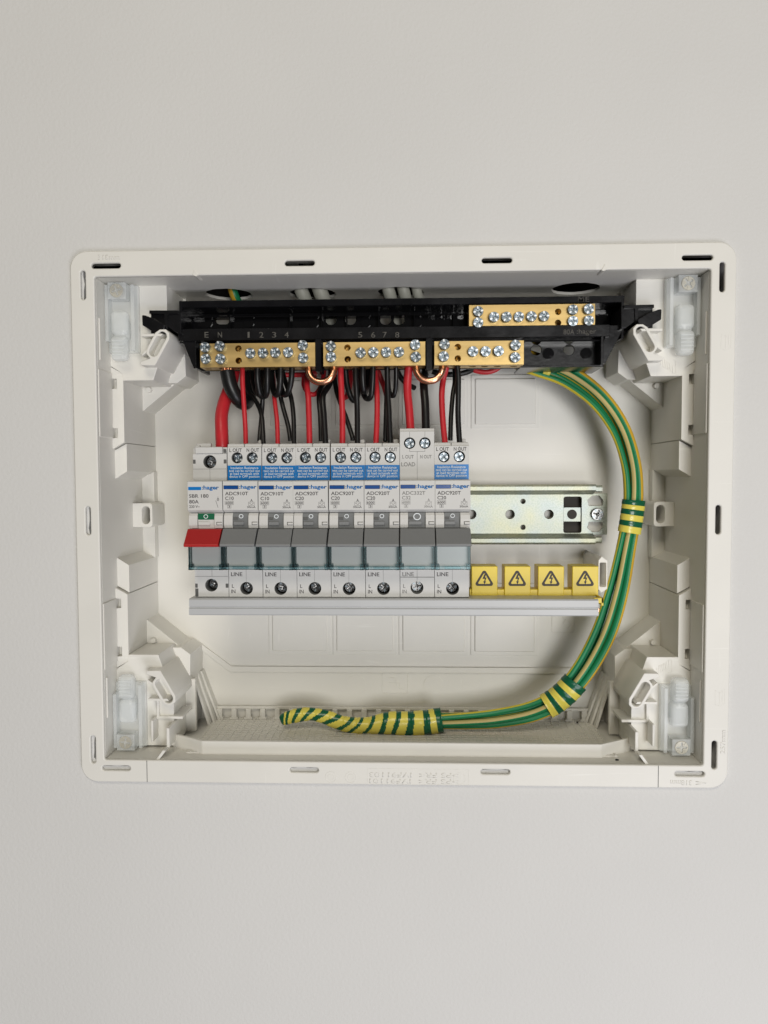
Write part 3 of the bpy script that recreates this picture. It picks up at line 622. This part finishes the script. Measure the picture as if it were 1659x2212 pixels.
breaker(1, 'std', 'grey breaker marked C10 beside the red-levered main switch', 'ADC910T', 'C10')
breaker(2, 'std', 'grey breaker marked C10 between another C10 and a C20 breaker', 'ADC910T', 'C10')
breaker(3, 'std', 'grey breaker marked C20 directly beside a C10 breaker', 'ADC920T', 'C20')
breaker(4, 'std', 'grey breaker marked C20 in the middle of three C20 breakers', 'ADC920T', 'C20')
breaker(5, 'std', 'grey breaker marked C20 between a C20 and the taller C32 breaker', 'ADC920T', 'C20')
breaker(6, 'tall', 'taller grey breaker marked C32 with LOAD lettering and no blue sticker', 'ADC332T', 'C32')
breaker(7, 'std', 'end breaker marked C20 beside the bare steel rail', 'ADC920T', 'C20')

# ------------------------------------------------------------------ comb busbar and its yellow covers
bus = thing('comb_busbar', 'long grey insulated comb busbar under the row of breakers', 'busbar', (0, 20, -51))
mb = MB()
mb.extr([(8.2, -42.9), (7.4, -43.6), (7.4, -47.0), (7.9, -47.4), (7.9, -47.9), (7.0, -48.3), (7.0, -51.3), (7.6, -51.9), (30, -51.9), (30, -42.9)], -114.0, 105.9, 0.0)
part('insulator', mb, 'pvc', bus)
mb = MB(); mb.box(105.0, 107.4, 12, 14, -50.4, -48.6, 0.1); part('copper_strip', mb, 'copper', bus)
mb = MB(); mb.box(38.6, 107.6, 21.2, 30, -43.4, -39.6, 0.3); mb.box(104, 109.0, 9, 11, -45.2, -42.4, 0.2); mb.box(107.8, 109.0, 9, 22, -46.6, -42.4, 0.2); part('yellow_strip', mb, 'cover', bus)
nb = ['beside the end breaker', 'second along from the end breaker', 'third along from the end breaker', 'last one, beside the hollow cream post']
for i, px in enumerate((1019, 1090, 1162.5, 1236.5)):
    x0, z1 = W(px, 1223.5, 20); x1 = x0+14.2; z0 = -42.9
    t = thing('busbar_cover', 'yellow busbar tooth cover with warning triangle, '+nb[i], 'cover', ((x0+x1)/2, 26, z0), 'yellow covers on the comb busbar')
    mb = MB()
    mb.box(x0, x1, 20, 33, -43.1, z1, 0.35, seg=2); part('shell', mb, 'cover', t)
    cx, cz = (x0+x1)/2-0.2, z1-7.0
    def tri(r, rr):                                # rounded triangle
        P = []
        for k in range(3):
            a0 = 90+120*k; c = Vector((cx+(r-rr*1.2)*math.cos(math.radians(a0)), cz-0.6+(r*0.98-rr*1.2)*math.sin(math.radians(a0))))
            for j in range(7): a = math.radians(a0-60+120*j/6); P.append((c.x+rr*math.cos(a), c.y+rr*math.sin(a)))
        return P
    obj('warning_triangle', plate('warning_triangle', tri(5.6, 1.2), [tri(3.8, 0.55)], 19.93, 20.1, 'printb'), t)
    bolt = [(0.0, 2.7), (1.0, 2.7), (0.4, 0.9), (1.3, 0.9), (0.5, -1.3), (1.0, -1.3), (0.1, -2.9), (-0.6, -1.2), (-0.1, -1.3), (0.3, 0.1), (-1.0, 0.1)]
    mb = MB(); mb.prism([(cx+a, cz+b) for a, b in bolt], 19.93, 20.1); part('warning_bolt', mb, 'printb', t)

# ------------------------------------------------------------------ terminal bar carrier
hold = thing('terminal_bar_carrier', 'long black plastic carrier holding the brass terminal bars', 'carrier', (0, 46, 82))
D0 = 20
H = lambda px, py: W(px, py, D0)
zA = 119.6; zA2 = 115.9; zM1, zM0 = 103.6, 97.2; zL = 82.2
XL, XR = -120.8, 121.3
mb = MB(); mb.box(XL, XR, 20, 47, zA2, zA, 0.3); part('top_rail', mb, 'black', hold)
mb = MB(); mb.box(XL+0.3, 113.0, 16.5, 47, zM0, zM1, 0.3); part('middle_rail', mb, 'black', hold)
fl = []
for px, a in ((481, 1), (715, 0), (757, 0), (833, 0), (862, 0)):
    x, z = W(px, 691, 36); fl.append(stadium((x-(1.6 if a else 0.4), z), (x+(1.6 if a else 0.4), z), 2.5 if a else 2.7))
obj('tray_floor', plate('tray_floor', [(XL+1, zM0), (XR-1, zM0), (XR-1, zA2), (XL+1, zA2)], fl, 36, 38, 'blackin', 0.2), hold)
for px in (448, 538, 678, 790, 900): x, z = W(px, 697, 36); mb = MB(); mb.cyl(x, z, 35.2, 36.5, 3.0, 28); part('tray_boss', mb, 'blackin', hold)
for z in (112.5, 104.6): mb = MB(); mb.box(XL+1, 60, 30, 37, z, z+0.8, 0.2); part('tray_rib', mb, 'blackin', hold)
for x in (-96, -62, -44, -30, -12, 8, 30, 52): mb = MB(); mb.box(x, x+0.8, 31, 37, 104, 114.5, 0.2); part('tray_rib', mb, 'blackin', hold)
mb = MB(); mb.box(XL, XL+1.6, 19.9, 47, 96.6, zA+0.02, 0.25); part('end_plate', mb, 'black', hold)
mb = MB(); mb.box(XR-1.6, XR, 19.9, 47, 96.6, zA+0.02, 0.25); part('end_plate', mb, 'black', hold)
mb = MB(); mb.prism([(XL, 103.4), (-111.2, 103.4), (-111.2, zL+0.5), (-112.6, zL+0.2)], 18, 46, 0.2); part('end_gusset', mb, 'black', hold)
mb = MB(); mb.prism([(XR, 103.4), (112.8, 103.4), (109.6, 94), (109.6, zL+1.0), (111.0, zL+1)], 18, 46, 0.2); part('end_gusset', mb, 'black', hold)
lf = []
for px in (1159, 1230): x, z = W(px, 755, 26); lf.append(ring(x, z, 2.9))
obj('lower_floor', plate('lower_floor', [(-111, zL), (109.8, zL), (109.8, zM0+0.3), (-111, zM0+0.3)], lf, 27.2, 28.6, 'black', 0.2), hold)
for px, py in ((1185, 763), (1267, 763)): x, z = W(px, py, 26); mb = MB(); mb.cyl(x, z, 26.6, 27.6, 3.1, 28); part('tray_boss', mb, 'blackin', hold)
mb = MB(); mb.box(66, 110.6, 19.5, 46, zL-0.6, zL+0.6, 0.2); mb.box(108.3, 109.8, 17.2, 28, zL+0.2, zM0+0.3, 0.2); part('lower_rail', mb, 'black', hold)
mb = MB(); mb.box(68, 109, 18.5, 27.4, zM0-2.0, zM0-1.2, 0.2); part('lower_rib', mb, 'blackin', hold)
for px in (688, 927): x, z = W(px, 760, 16); mb = MB(); mb.box(x-1.7, x+1.7, 15.2, 28, zL-2.4, zM0, 0.3); part('separator', mb, 'black', hold)
K4 = crop(400, 900, 5.184)
for s in (1, -1):
    sp = lambda poly, d: [(s*W(*K4(*p), d)[0], W(*K4(*p), d)[1]) for p in poly]
    mb = MB(); mb.prism(sp([(455, 578), (940, 578), (940, 632), (760, 632), (760, 900), (900, 960), (940, 1010), (930, 930), (1000, 960), (720, 960), (715, 632), (455, 632)][:4]+[(760, 930), (715, 930), (715, 632), (455, 632)], 14), 13.0, 34, 0.2)
    mb.prism(sp([(730, 600), (980, 600), (980, 960), (900, 945), (730, 830)], 14), 14.0, 34, 0.2)
    mb.prism(sp([(470, 625), (735, 625), (735, 955), (470, 955)], 16), 16.2, 33, 0.2); part('end_arm', mb, 'black', hold)
    mb = MB(); mb.prism(sp([(338, 672), (350, 660), (395, 668), (545, 722), (700, 815), (722, 830), (705, 950), (540, 950), (345, 830)], 11), 9.5, 15.5, 0.35); part('end_tongue', mb, 'black', hold)
def relief(body, px0, px1, py0, py1, d, mk='letter'):
    x0, z1 = W(px0, py0, d); x1, z0 = W(px1, py1, d); obj('lettering', textmesh(body, x0, x1, z0, z1, d+0.02, mk, 0.06, 0, 0.0 if body == '1' else 0.012), hold)
for ch, px in (('E', 446), ('N', 475), ('1', 537), ('2', 564.5), ('3', 592), ('4', 619), ('5', 778), ('6', 806), ('7', 831), ('8', 858)): relief(ch, px-(2.2 if ch == '1' else 4.8), px+(2.2 if ch == '1' else 4.8), 717, 729.5, 16.5)
relief('N', 402.5, 416, 722, 737, 18.0); relief('ME', 1248, 1273, 640.5, 652, 20); relief('80A', 1217, 1241, 711.5, 722.5, 16.5); relief(':hager', 1246, 1288, 710, 724.5, 16.5)

# brass bars
def bar(label, x0, x1, z0, z1, y0, y1, scrs, hol, low):
    t = thing('terminal_bar', label, 'terminal bar', ((x0+x1)/2, y1, z0), 'brass terminal bars in the black carrier')
    mb = MB(); mb.box(x0, x1, y0, y1, z0, z1, 0.12); m = mb.mesh('bar', ['brass', 'hole'])
    cut = MB()
    for x, z in hol: cut.cyl(x, z, y0-2, y0+7.5, 1.75, 28, 1)
    for x in low: cut.tube([(x, (y0+y1)/2, z0-2), (x, (y0+y1)/2, z0+5)], 2.0, 20, 1)
    m = cutmesh(m, cut.mesh('cut', ['brass', 'hole'])); obj('bar', m, t)
    for x, z in scrs: scr(SCREW, 'screw', t, x, y0-3.0+random.uniform(-0.5, 0.5), z)
    return t
def q(pxs, d): return [W(px, py, d) for px, py in pxs]
BD = 14.0
bz1, bz0 = W(550, 741, BD)[1], W(550, 792.5, BD)[1]
bars = [
 ('brass terminal bar carrying the thick black wire with bare copper', 432, 681, [(444, 751), (444.5, 775), (475, 748), (477, 775.5), (541, 763), (568, 762.5), (595, 762), (623, 761.5), (654, 746), (655, 773)], [(515, 753), (515.5, 779)]),
 ('brass terminal bar between the two copper wire loops', 698, 919, [(714.5, 748), (715.5, 771.5), (779, 762), (807, 761.5), (834.5, 761), (862, 760.5), (897, 745), (898, 771.5)], [(750.5, 751), (751, 776)]),
 ('shorter brass terminal bar beside the empty black tray, free screw holes below', 938, 1132, [(960, 744.5), (958.5, 770.5), (1022, 759.5), (1049, 759.5), (1077, 759), (1113, 746), (1113, 772)], [(989, 749.5), (989, 774.5)]),
]
for lab, a, b_, sc, ho in bars:
    x0 = W(a, 760, BD)[0]; x1 = W(b_, 760, BD)[0]
    xs = sorted(set(round(W(px, 760, BD)[0], 1) for px, _ in sc+ho))
    low = []
    for x in xs:
        if not low or x-low[-1] > 4.4: low.append(x)
    bar(lab, x0, x1, bz0-0.1, bz1, BD, BD+11, q(sc, BD-2), q(ho, BD), low)
UD = 19.0
x0, z1 = W(1013, 661.5, UD); x1, z0 = W(1285.5, 708.5, UD)
bar('upper brass terminal bar marked ME, with no wires', x0, x1, zM1-0.3, zA2-0.6, UD, UD+11, q([(1033, 673), (1033, 697), (1067, 685.5), (1094, 685), (1121, 684.5), (1148, 684), (1175, 683.5), (1237.5, 669), (1237.5, 694), (1271.5, 668), (1271.5, 693)], UD-2), q([(1205.5, 673.5), (1205.5, 697.5)], UD), [])

# ------------------------------------------------------------------ copper loops
CB = crop(980, 1180, 4.608); CC = crop(1280, 1180, 4.608); CA = crop(640, 1180, 4.1475)
def path(K, pts, n=28): return catmull([W3(*K(x, y), d) for x, y, d in pts], n)
def rope(name, label, cat, pts, r, mats, group=None, n=12):
    mb = MB(); mb.tube(pts, r, n); return tag(part(name, mb, mats, None), label, cat, group)
rope('copper_loop', 'bent bare copper link from the thick-wire bar to the middle bar', 'copper link', path(CB, [(112, 20, 19), (112, 70, 19), (122, 160, 18.5), (165, 240, 18), (235, 284, 18), (300, 294, 18), (365, 284, 18), (440, 235, 18), (482, 155, 18.5), (492, 70, 19), (492, 20, 19)], 40), 1.95, 'copper', 'bent copper links between the brass bars', 16)
rope('copper_loop', 'bent bare copper link from the middle bar to the shorter bar', 'copper link', path(CC, [(340, 10, 19), (340, 60, 19), (354, 145, 18.5), (408, 230, 18), (482, 270, 18), (550, 275, 18), (630, 254, 18), (700, 190, 18.5), (734, 110, 18.5), (740, 50, 19), (740, 10, 19)], 40), 1.95, 'copper', 'bent copper links between the brass bars', 16)

# ------------------------------------------------------------------ red and black wires
def red(label, K, pts, r=1.3, g='thin red wires'): return rope('red_wire', label, 'wire', path(K, pts), r, 'red', g, 14)
def blk(label, K, pts, r=1.25, g='thin black wires'): return rope('black_wire', label, 'wire', path(K, pts), r, 'blackw', g, 14)
red('thick red cable feeding the main switch', CA, [(345, 1150, 20), (345, 1090, 20), (338, 900, 21), (336, 720, 24), (368, 560, 28), (425, 400, 33), (480, 230, 37), (510, 40, 40)], 3.6, None)
# thick black neutral with its bare copper end
nw = thing('neutral_cable', 'thick black neutral cable with bare copper end bending under the brass bar', 'cable', tuple(W3(*CA(620, 560), 28)))
mb = MB(); mb.tube(path(CA, [(412, 118, 19.5), (420, 160, 19.5), (455, 310, 20), (530, 460, 22), (610, 545, 27), (680, 540, 34), (720, 420, 39), (720, 240, 42), (715, 40, 44)], 34), lambda t: 4.1-0.5*t, 18); part('insulation', mb, 'blackw', nw)
mb = MB()
cpos = W3(*CA(409, 80), 19.5)
for a in range(7):
    dx, dy = (0, 0) if a == 0 else (2.0*math.cos(a*math.pi/3), 2.0*math.sin(a*math.pi/3))
    mb.tube([cpos+Vector((dx-0.3, dy, 4)), cpos+Vector((dx, dy, 0)), cpos+Vector((dx*1.05+0.4, dy*1.05, -4))], 1.12, 12)
part('bare_strands', mb, 'copper', nw)
U = [
 ('r', 'thin red wire into the C10 breaker beside the main switch', CA, [(664, 1130, 19), (663, 1080, 19), (658, 880, 20), (642, 620, 20), (622, 300, 20), (618, 30, 22)], 1.32),
 ('r', 'thin red wire into the second C10 breaker', CA, [(1098, 1130, 19), (1095, 1080, 19), (1085, 780, 22), (1052, 500, 27), (1040, 280, 33), (1010, 30, 38)], 1.28),
 ('r', 'red wire bending behind the first copper loop into a C20 breaker', CA, [(1527, 1130, 19), (1524, 1075, 19), (1518, 800, 20), (1508, 480, 22), (1488, 300, 27), (1500, 190, 34), (1560, 140, 42), (1640, 120, 46)], 1.65),
 ('r', 'red wire running level behind the brass bars', CA, [(1150, 165, 44), (1300, 168, 45), (1480, 165, 45), (1620, 170, 46)], 1.45),
 ('r', 'short red wire curling behind the first copper loop', CB, [(45, 200, 40), (45, 350, 36), (110, 455, 34), (190, 480, 35), (260, 430, 38), (320, 300, 42), (350, 100, 46)], 1.4),
 ('r', 'red wire into the middle one of three C20 breakers', CB, [(622, 1230, 19), (620, 1190, 19), (620, 800, 20), (604, 400, 20), (590, 30, 22)], 1.66),
 ('r', 'red wire into the C20 breaker beside the taller one', CB, [(1122, 1230, 19), (1124, 1180, 19), (1140, 800, 21), (1138, 450, 25), (1110, 150, 32), (1090, 20, 36)], 1.55),
 ('r', 'short red wire seen deep behind the black loops', CB, [(1130, 60, 40), (1190, 220, 40), (1250, 380, 41), (1290, 520, 44)], 1.5),
 ('r', 'red wire end deep between the black wires under the middle bar', CB, [(720, 40, 44), (740, 250, 42), (700, 480, 40), (640, 540, 42)], 1.5),
 ('R', 'thicker red wire into the taller C32 breaker', CC, [(262, 1030, 19), (258, 980, 19), (240, 720, 21), (212, 420, 22), (222, 180, 22), (240, 20, 22)], 2.3),
 ('r', 'red wire behind the second copper loop into the end breaker', CC, [(775, 1230, 19), (774, 1180, 19), (742, 850, 21), (728, 480, 24), (752, 250, 26), (790, 100, 24), (800, 30, 24)], 1.65),
 ('r', 'red wire arc hanging below the bar near the earth wires', CC, [(1140, 60, 44), (1230, 120, 44), (1390, 145, 44), (1530, 110, 44), (1620, 40, 44)], 1.5),
 ('b', 'black wire from the first C10 breaker, right of its pair', CA, [(903, 1130, 19), (902, 1080, 19), (893, 900, 21), (872, 690, 24), (800, 520, 30), (700, 390, 36), (665, 230, 40), (660, 30, 42)], 1.3),
 ('b', 'black lead rising from the grey boss of the first C10 breaker', CA, [(848, 1060, 24), (850, 1020, 24), (866, 840, 26), (884, 620, 28), (895, 430, 28), (905, 240, 30), (910, 30, 32)], 1.3),
 ('b', 'black wire hanging in a tight loop, nearest the thick cable', CA, [(820, 30, 20), (822, 240, 20), (850, 420, 22), (880, 455, 26), (800, 380, 32), (760, 200, 36), (760, 30, 38)], 1.68),
 ('b', 'black wire loop under the second number on the carrier', CA, [(955, 30, 20), (955, 250, 20), (945, 410, 22), (915, 450, 26), (880, 330, 30), (855, 150, 34), (850, 30, 36)], 1.68),
 ('b', 'black wire loop under the third number on the carrier', CA, [(1135, 30, 20), (1130, 250, 20), (1105, 410, 22), (1065, 430, 25), (1030, 340, 30), (1010, 150, 34), (1010, 30, 36)], 1.68),
 ('b', 'black wire loop under the fourth number on the carrier', CA, [(1290, 30, 20), (1278, 240, 20), (1235, 400, 22), (1180, 435, 25), (1140, 340, 30), (1100, 150, 34), (1090, 30, 36)], 1.6),
 ('b', 'black wire from the second C10 breaker, outer of its pair', CA, [(1318, 1130, 19), (1316, 1080, 19), (1308, 720, 22), (1272, 460, 27), (1200, 270, 32), (1165, 130, 36), (1150, 30, 38)], 1.3),
 ('b', 'black lead rising from the grey boss of the second C10 breaker', CA, [(1264, 1060, 24), (1260, 1010, 24), (1232, 840, 26), (1165, 600, 28), (1130, 430, 30), (1120, 250, 33), (1110, 30, 36)], 1.3),
 ('b', 'black wire from the first C20 breaker, front one of its pair', CB, [(366, 1230, 19), (364, 1180, 19), (345, 820, 21), (325, 520, 24), (370, 420, 30), (430, 320, 36), (450, 150, 40), (450, 30, 42)], 1.66),
 ('b', 'black lead rising from the grey boss of the first C20 breaker', CB, [(300, 1180, 24), (298, 1120, 24), (290, 820, 26), (268, 520, 30), (300, 380, 36), (380, 250, 42)], 1.4),
 ('b', 'black lead slanting behind the red wire of the middle C20 breaker', CB, [(775, 1170, 24), (770, 1120, 24), (700, 900, 27), (620, 680, 30), (545, 480, 34), (510, 300, 38), (490, 60, 42)], 1.35),
 ('b', 'straight black wire into the middle C20 breaker', CB, [(846, 1230, 19), (845, 1180, 19), (842, 700, 21), (822, 300, 21), (810, 30, 22)], 1.55),
 ('b', 'black wire sagging behind the straight one under the fifth number', CB, [(660, 30, 30), (685, 300, 30), (740, 500, 30), (800, 570, 33), (850, 480, 38), (870, 250, 40), (870, 30, 42)], 1.6),
 ('b', 'black wire loop under the sixth number on the carrier', CB, [(925, 30, 20), (925, 250, 20), (945, 430, 22), (985, 400, 32), (1000, 200, 38), (1000, 30, 40)], 1.6),
 ('b', 'deep hanging black wire loop under the seventh number on the carrier', CB, [(1080, 30, 20), (1075, 250, 20), (1055, 480, 21), (1005, 545, 24), (950, 500, 28), (915, 350, 34), (900, 100, 38)], 1.55),
 ('b', 'black wire from the C20 breaker beside the taller one, front one of its pair', CB, [(1338, 1230, 19), (1336, 1180, 19), (1318, 720, 21), (1300, 420, 22), (1290, 30, 22)], 1.55),
 ('b', 'black lead rising from the grey boss beside the taller breaker', CB, [(1262, 1170, 24), (1264, 1120, 24), (1276, 700, 26), (1284, 420, 28), (1300, 200, 32), (1310, 30, 36)], 1.3),
 ('b', 'black wire loop under the eighth number on the carrier', CB, [(1425, 30, 22), (1425, 280, 23), (1405, 460, 25), (1365, 500, 27), (1320, 420, 31), (1300, 200, 36)], 1.35),
 ('b', 'black wire crossing behind the thicker red wire', CB, [(1440, 120, 38), (1500, 230, 38), (1600, 330, 40), (1700, 380, 44)], 1.5),
 ('B', 'thicker black wire into the taller C32 breaker', CC, [(492, 1030, 19), (490, 980, 19), (480, 620, 21), (458, 340, 25), (470, 180, 32), (520, 40, 38)], 2.25),
 ('b', 'black wire into the end breaker from beside its red one', CC, [(998, 1230, 19), (993, 1180, 19), (972, 800, 20), (975, 480, 20), (975, 220, 20), (955, 20, 20)], 1.55),
 ('b', 'black lead rising from the grey boss of the end breaker', CC, [(855, 1170, 24), (858, 1110, 24), (868, 800, 26), (895, 480, 28), (925, 280, 30), (920, 30, 34)], 1.35),
 ('b', 'black wire running level behind the second copper loop', CC, [(500, 90, 42), (640, 150, 42), (860, 180, 42), (1050, 160, 43), (1200, 100, 44), (1260, 40, 45)], 1.6),
]
for kd, lab, K_, pts, r in U:
    if kd == 'r': red(lab, K_, pts, r)
    elif kd == 'R': red(lab, K_, pts, r, None)
    elif kd == 'b': blk(lab, K_, pts, r)
    else: blk(lab, K_, pts, r, None)

# ------------------------------------------------------------------ earth wires
BP = [(1105, 770, 42), (1160, 788, 42), (1225, 812, 42), (1290, 860, 40), (1337, 925, 38), (1362, 1000, 36), (1368, 1065, 35), (1363, 1120, 34), (1350, 1190, 34), (1331, 1280, 34), (1302, 1370, 35), (1258, 1450, 36), (1208, 1506, 38), (1150, 1536, 40), (1075, 1551, 41), (1010, 1556, 41), (940, 1558, 41)]
N = 120
bc = catmull([W3(*p) for p in BP], N)
def frame(i):
    t = bc[min(i+1, N)]-bc[max(i-1, 0)]; t.normalize(); s = Vector((-t.z, 0, t.x)); return s.normalized()
def pinch(t):                                     # bundle is drawn tight at the tapes
    return 1.0+0.22*math.sin(math.pi*min(1, max(0, (t-0.02)/0.42)))+0.25*math.sin(math.pi*min(1, max(0, (t-0.47)/0.27)))**2
# lateral (+ = outer side) and depth offsets, radius, colours, phase
EW = [
 ('earth wire with a broad ochre side, outermost of the curving bundle', 3.6, -0.6, 2.35, ('ochre', 'green'), -1.9, -0.25, 0.27),
 ('earth wire with a tan face running along the front of the bundle', -0.4, -2.5, 1.9, ('tan', 'green'), -0.5, 0.3, 0.2),
 ('green and yellow earth wire on the inner side of the bundle', -4.2, -0.4, 1.75, ('yellow', 'green'), 0.35, 0.2, 0.28),
 ('green earth wire with a thin yellow line behind the tan one', 1.0, 1.6, 1.9, ('yellow', 'green'), -0.9, 0.1, 0.22),
 ('earth wire deepest in the bundle, against the back panel', -2.0, 2.2, 1.9, ('yellow', 'green'), 0.2, 0.5, 0.45),
]
for lab, u0, w0, r, cols, ph, tw, fr in EW:
    pts = []; k = random.uniform(0, 6)
    for i in range(N+1):
        t = i/N; ang = 0.9*math.sin(t*6.0)*0.5+max(0, t-0.42)*1.5
        uu = u0*math.cos(ang)-w0*math.sin(ang); ww = u0*math.sin(ang)+w0*math.cos(ang)
        pk = pinch(t); s = frame(i)
        pts.append(bc[i]+s*(uu*pk+0.55*math.sin(9*t+k))+Vector((0, ww*0.8*pk+0.5*math.cos(8*t+k), 0)))
    mb = MB(); mb.tube(pts, r, 20, cols=lambda t, j, fr=fr: 0 if j < fr else 1, phase=ph, twist=tw*2.2)
    tag(part('earth_wire', mb, list(cols), None), lab, 'wire', 'green and yellow earth wires in the curved bundle')
# tape bands
def taper(name, label, i0, i1, r, stripes, start, skew, ry=None, group='striped tape bands on the earth bundle'):
    k = 40; sub = bc[i0:i1+1]; pts = catmull(sub, k)
    mb = MB(); V = []; F = []; MI = []; n = 36
    for a in range(k+1):
        t = a/k; tt = (pts[min(a+1, k)]-pts[max(a-1, 0)]).normalized(); s = Vector((-tt.z, 0, tt.x)).normalized(); y = Vector((0, 1, 0))
        for j in range(n):
            th = 2*math.pi*j/n; bul = 1+0.05*math.cos(3*th+1)+0.012*math.sin(t*40+th)
            V.append(pts[a]+s*(r*math.cos(th)*bul)+y*((ry or r*0.86)*math.sin(th)*bul))
    for a in range(k):
        for j in range(n):
            F.append((a*n+j, a*n+(j+1) % n, (a+1)*n+(j+1) % n, (a+1)*n+j)); MI.append((int(math.floor((a+0.5)/k*stripes+skew*math.cos(2*math.pi*j/n)))+start) % 2)
    mb.add(V, F, MI, True); mb.add(V[:n], [tuple(range(n))], MI[0]); mb.add(V[-n:], [tuple(range(n))[::-1]], MI[-1])
    return tag(part(name, mb, ['tgreen', 'tyellow'], None), label, 'tape', group)
def near(px, py): return min(range(N+1), key=lambda i: (W3(px, py, bc[i].y)-bc[i]).length)
taper('tape_band', 'striped tape band around the earth bundle beside the fixing lug', near(1368, 1083), near(1359, 1153), 6.4, 6, 0, 0.0)
taper('tape_band', 'striped tape band on the earth bundle at the lower bend', near(1240, 1475), near(1182, 1525), 7.4, 6, 0, 0.0)
taper('tape_band', 'striped tape band just below the black carrier', near(1150, 785), near(1188, 797), 5.0, 3, 1, 0.0)
# taped tail
TP = [(955, 1555, 41), (920, 1560, 41), (880, 1563, 41), (845, 1562, 41), (810, 1566, 41), (775, 1567, 41), (740, 1562, 41), (705, 1550, 42), (672, 1543, 43), (642, 1545, 43), (622, 1550, 43), (608, 1557, 43)]
RP = [(0, 7.2), (0.12, 7.3), (0.24, 7.0), (0.33, 6.0), (0.40, 4.9), (0.5, 4.6), (0.6, 4.3), (0.7, 3.8), (0.8, 4.1), (0.9, 3.9), (0.97, 3.5), (1.0, 2.4)]
def rad(t):
    for (a, ra), (b, rb) in zip(RP[:-1], RP[1:]):
        if t <= b: return ra+(rb-ra)*(t-a)/(b-a)
    return RP[-1][1]
k = 220; pts = catmull([W3(*p) for p in TP], k)
bounds = [0.0]; w = 0
while bounds[-1] < 1.2: bounds.append(bounds[-1]+(0.030 if w % 2 == 0 else 0.042)*random.uniform(0.75, 1.3)); w += 1
mb = MB(); V = []; F = []; MI = []; n = 40
for a in range(k+1):
    t = a/k; tt = (pts[min(a+1, k)]-pts[max(a-1, 0)]).normalized(); s = Vector((-tt.z, 0, tt.x)).normalized()
    for j in range(n):
        th = 2*math.pi*j/n; lay = ((t*13+0.10*math.sin(th)*(1-0.4*t)+th/(2*math.pi)*0) % 1.0)
        rr = rad(t)+0.30*(lay-0.5)+0.16*math.sin(17*t+3*th)+0.10*math.sin(61*t-2*th)*math.sin(23*t)
        V.append(pts[a]+s*(rr*math.cos(th))+Vector((0, rr*0.9*math.sin(th), 0)))
for a in range(k):
    for j in range(n):
        th = 2*math.pi*(j+0.5)/n; u = (a+0.5)/k-0.030*math.cos(th)*(-0.35+1.5*min(1, (a/k)*2.2))+0.004*math.sin(th*2)
        c = sum(1 for b in bounds if b <= u); MI.append(0 if u > 0.955 else (1-c % 2 if c else 0))
        F.append((a*n+j, a*n+(j+1) % n, (a+1)*n+(j+1) % n, (a+1)*n+j))
mb.add(V, F, MI, True); mb.add(V[:n], [tuple(range(n))], 0); mb.add(V[-n:], [tuple(range(n))[::-1]], 0)
tag(part('taped_tail', mb, ['tgreen', 'tyellow'], None), 'twisted tail of the earth bundle wrapped in green and yellow striped tape', 'tape')

# ------------------------------------------------------------------ supply cables in the knock-outs
def cab(label, x0, y0, x1, y1, r, mats='cable', cols=None, flat=1.0):
    mb = MB(); x0 += 1; y0 -= 7; x1 -= 14; pts = catmull([(x1, y1, 205), (x1*0.35+x0*0.65, y1*0.3+y0*0.7, 150), (x0, y0, 126), (x0+3, y0+17, 117), (x0+4, y0+21, 98)], 20); mb.tube(pts, r*0.84, 16, cols=cols)
    return tag(part('supply_cable', mb, mats, None), label, 'cable', 'supply cables entering the top knock-outs')
cab('pale cable in the second knock-out, nearer the first', -55.5, 41, -66, 60, 4.6); cab('pale cable in the second knock-out, nearer the third', -45.0, 41, -54, 62, 5.0)
cab('pale cable in the third knock-out, nearest the second', -6.6, 40, -9, 60, 4.2); cab('pale middle cable in the third knock-out', 1.8, 40, 0, 60, 4.0); cab('pale cable in the third knock-out, next to its empty gap', 9.2, 41, 8, 60, 3.3)
cab('green and yellow cable in the first knock-out', -94.6, 42, -100, 62, 3.1, ['ochre', 'green'], lambda t, j: 0 if j < 0.45 else 1)

# ------------------------------------------------------------------ crumbs left in the box
for px, py, d, nm in ((1247, 1567, 60, 'black plastic crumb on the gridded gland plate'), (1332, 1631, 4, 'small dark crumb on the ledge by the bottom rim')):
    x, z = W(px, py, d); bm = bmesh.new(); bmesh.ops.create_icosphere(bm, subdivisions=1, radius=1)
    for v in bm.verts: v.co = Vector((x+v.co.x*1.2*random.uniform(0.5, 1.3), d+v.co.y*0.8, (-126.6 if d > 20 else -128.2)+v.co.z*0.6*random.uniform(0.6, 1.2)))
    mb = MB(); mb.bm(bm); tag(part('plastic_crumb', mb, 'blackw', None), nm, 'debris')
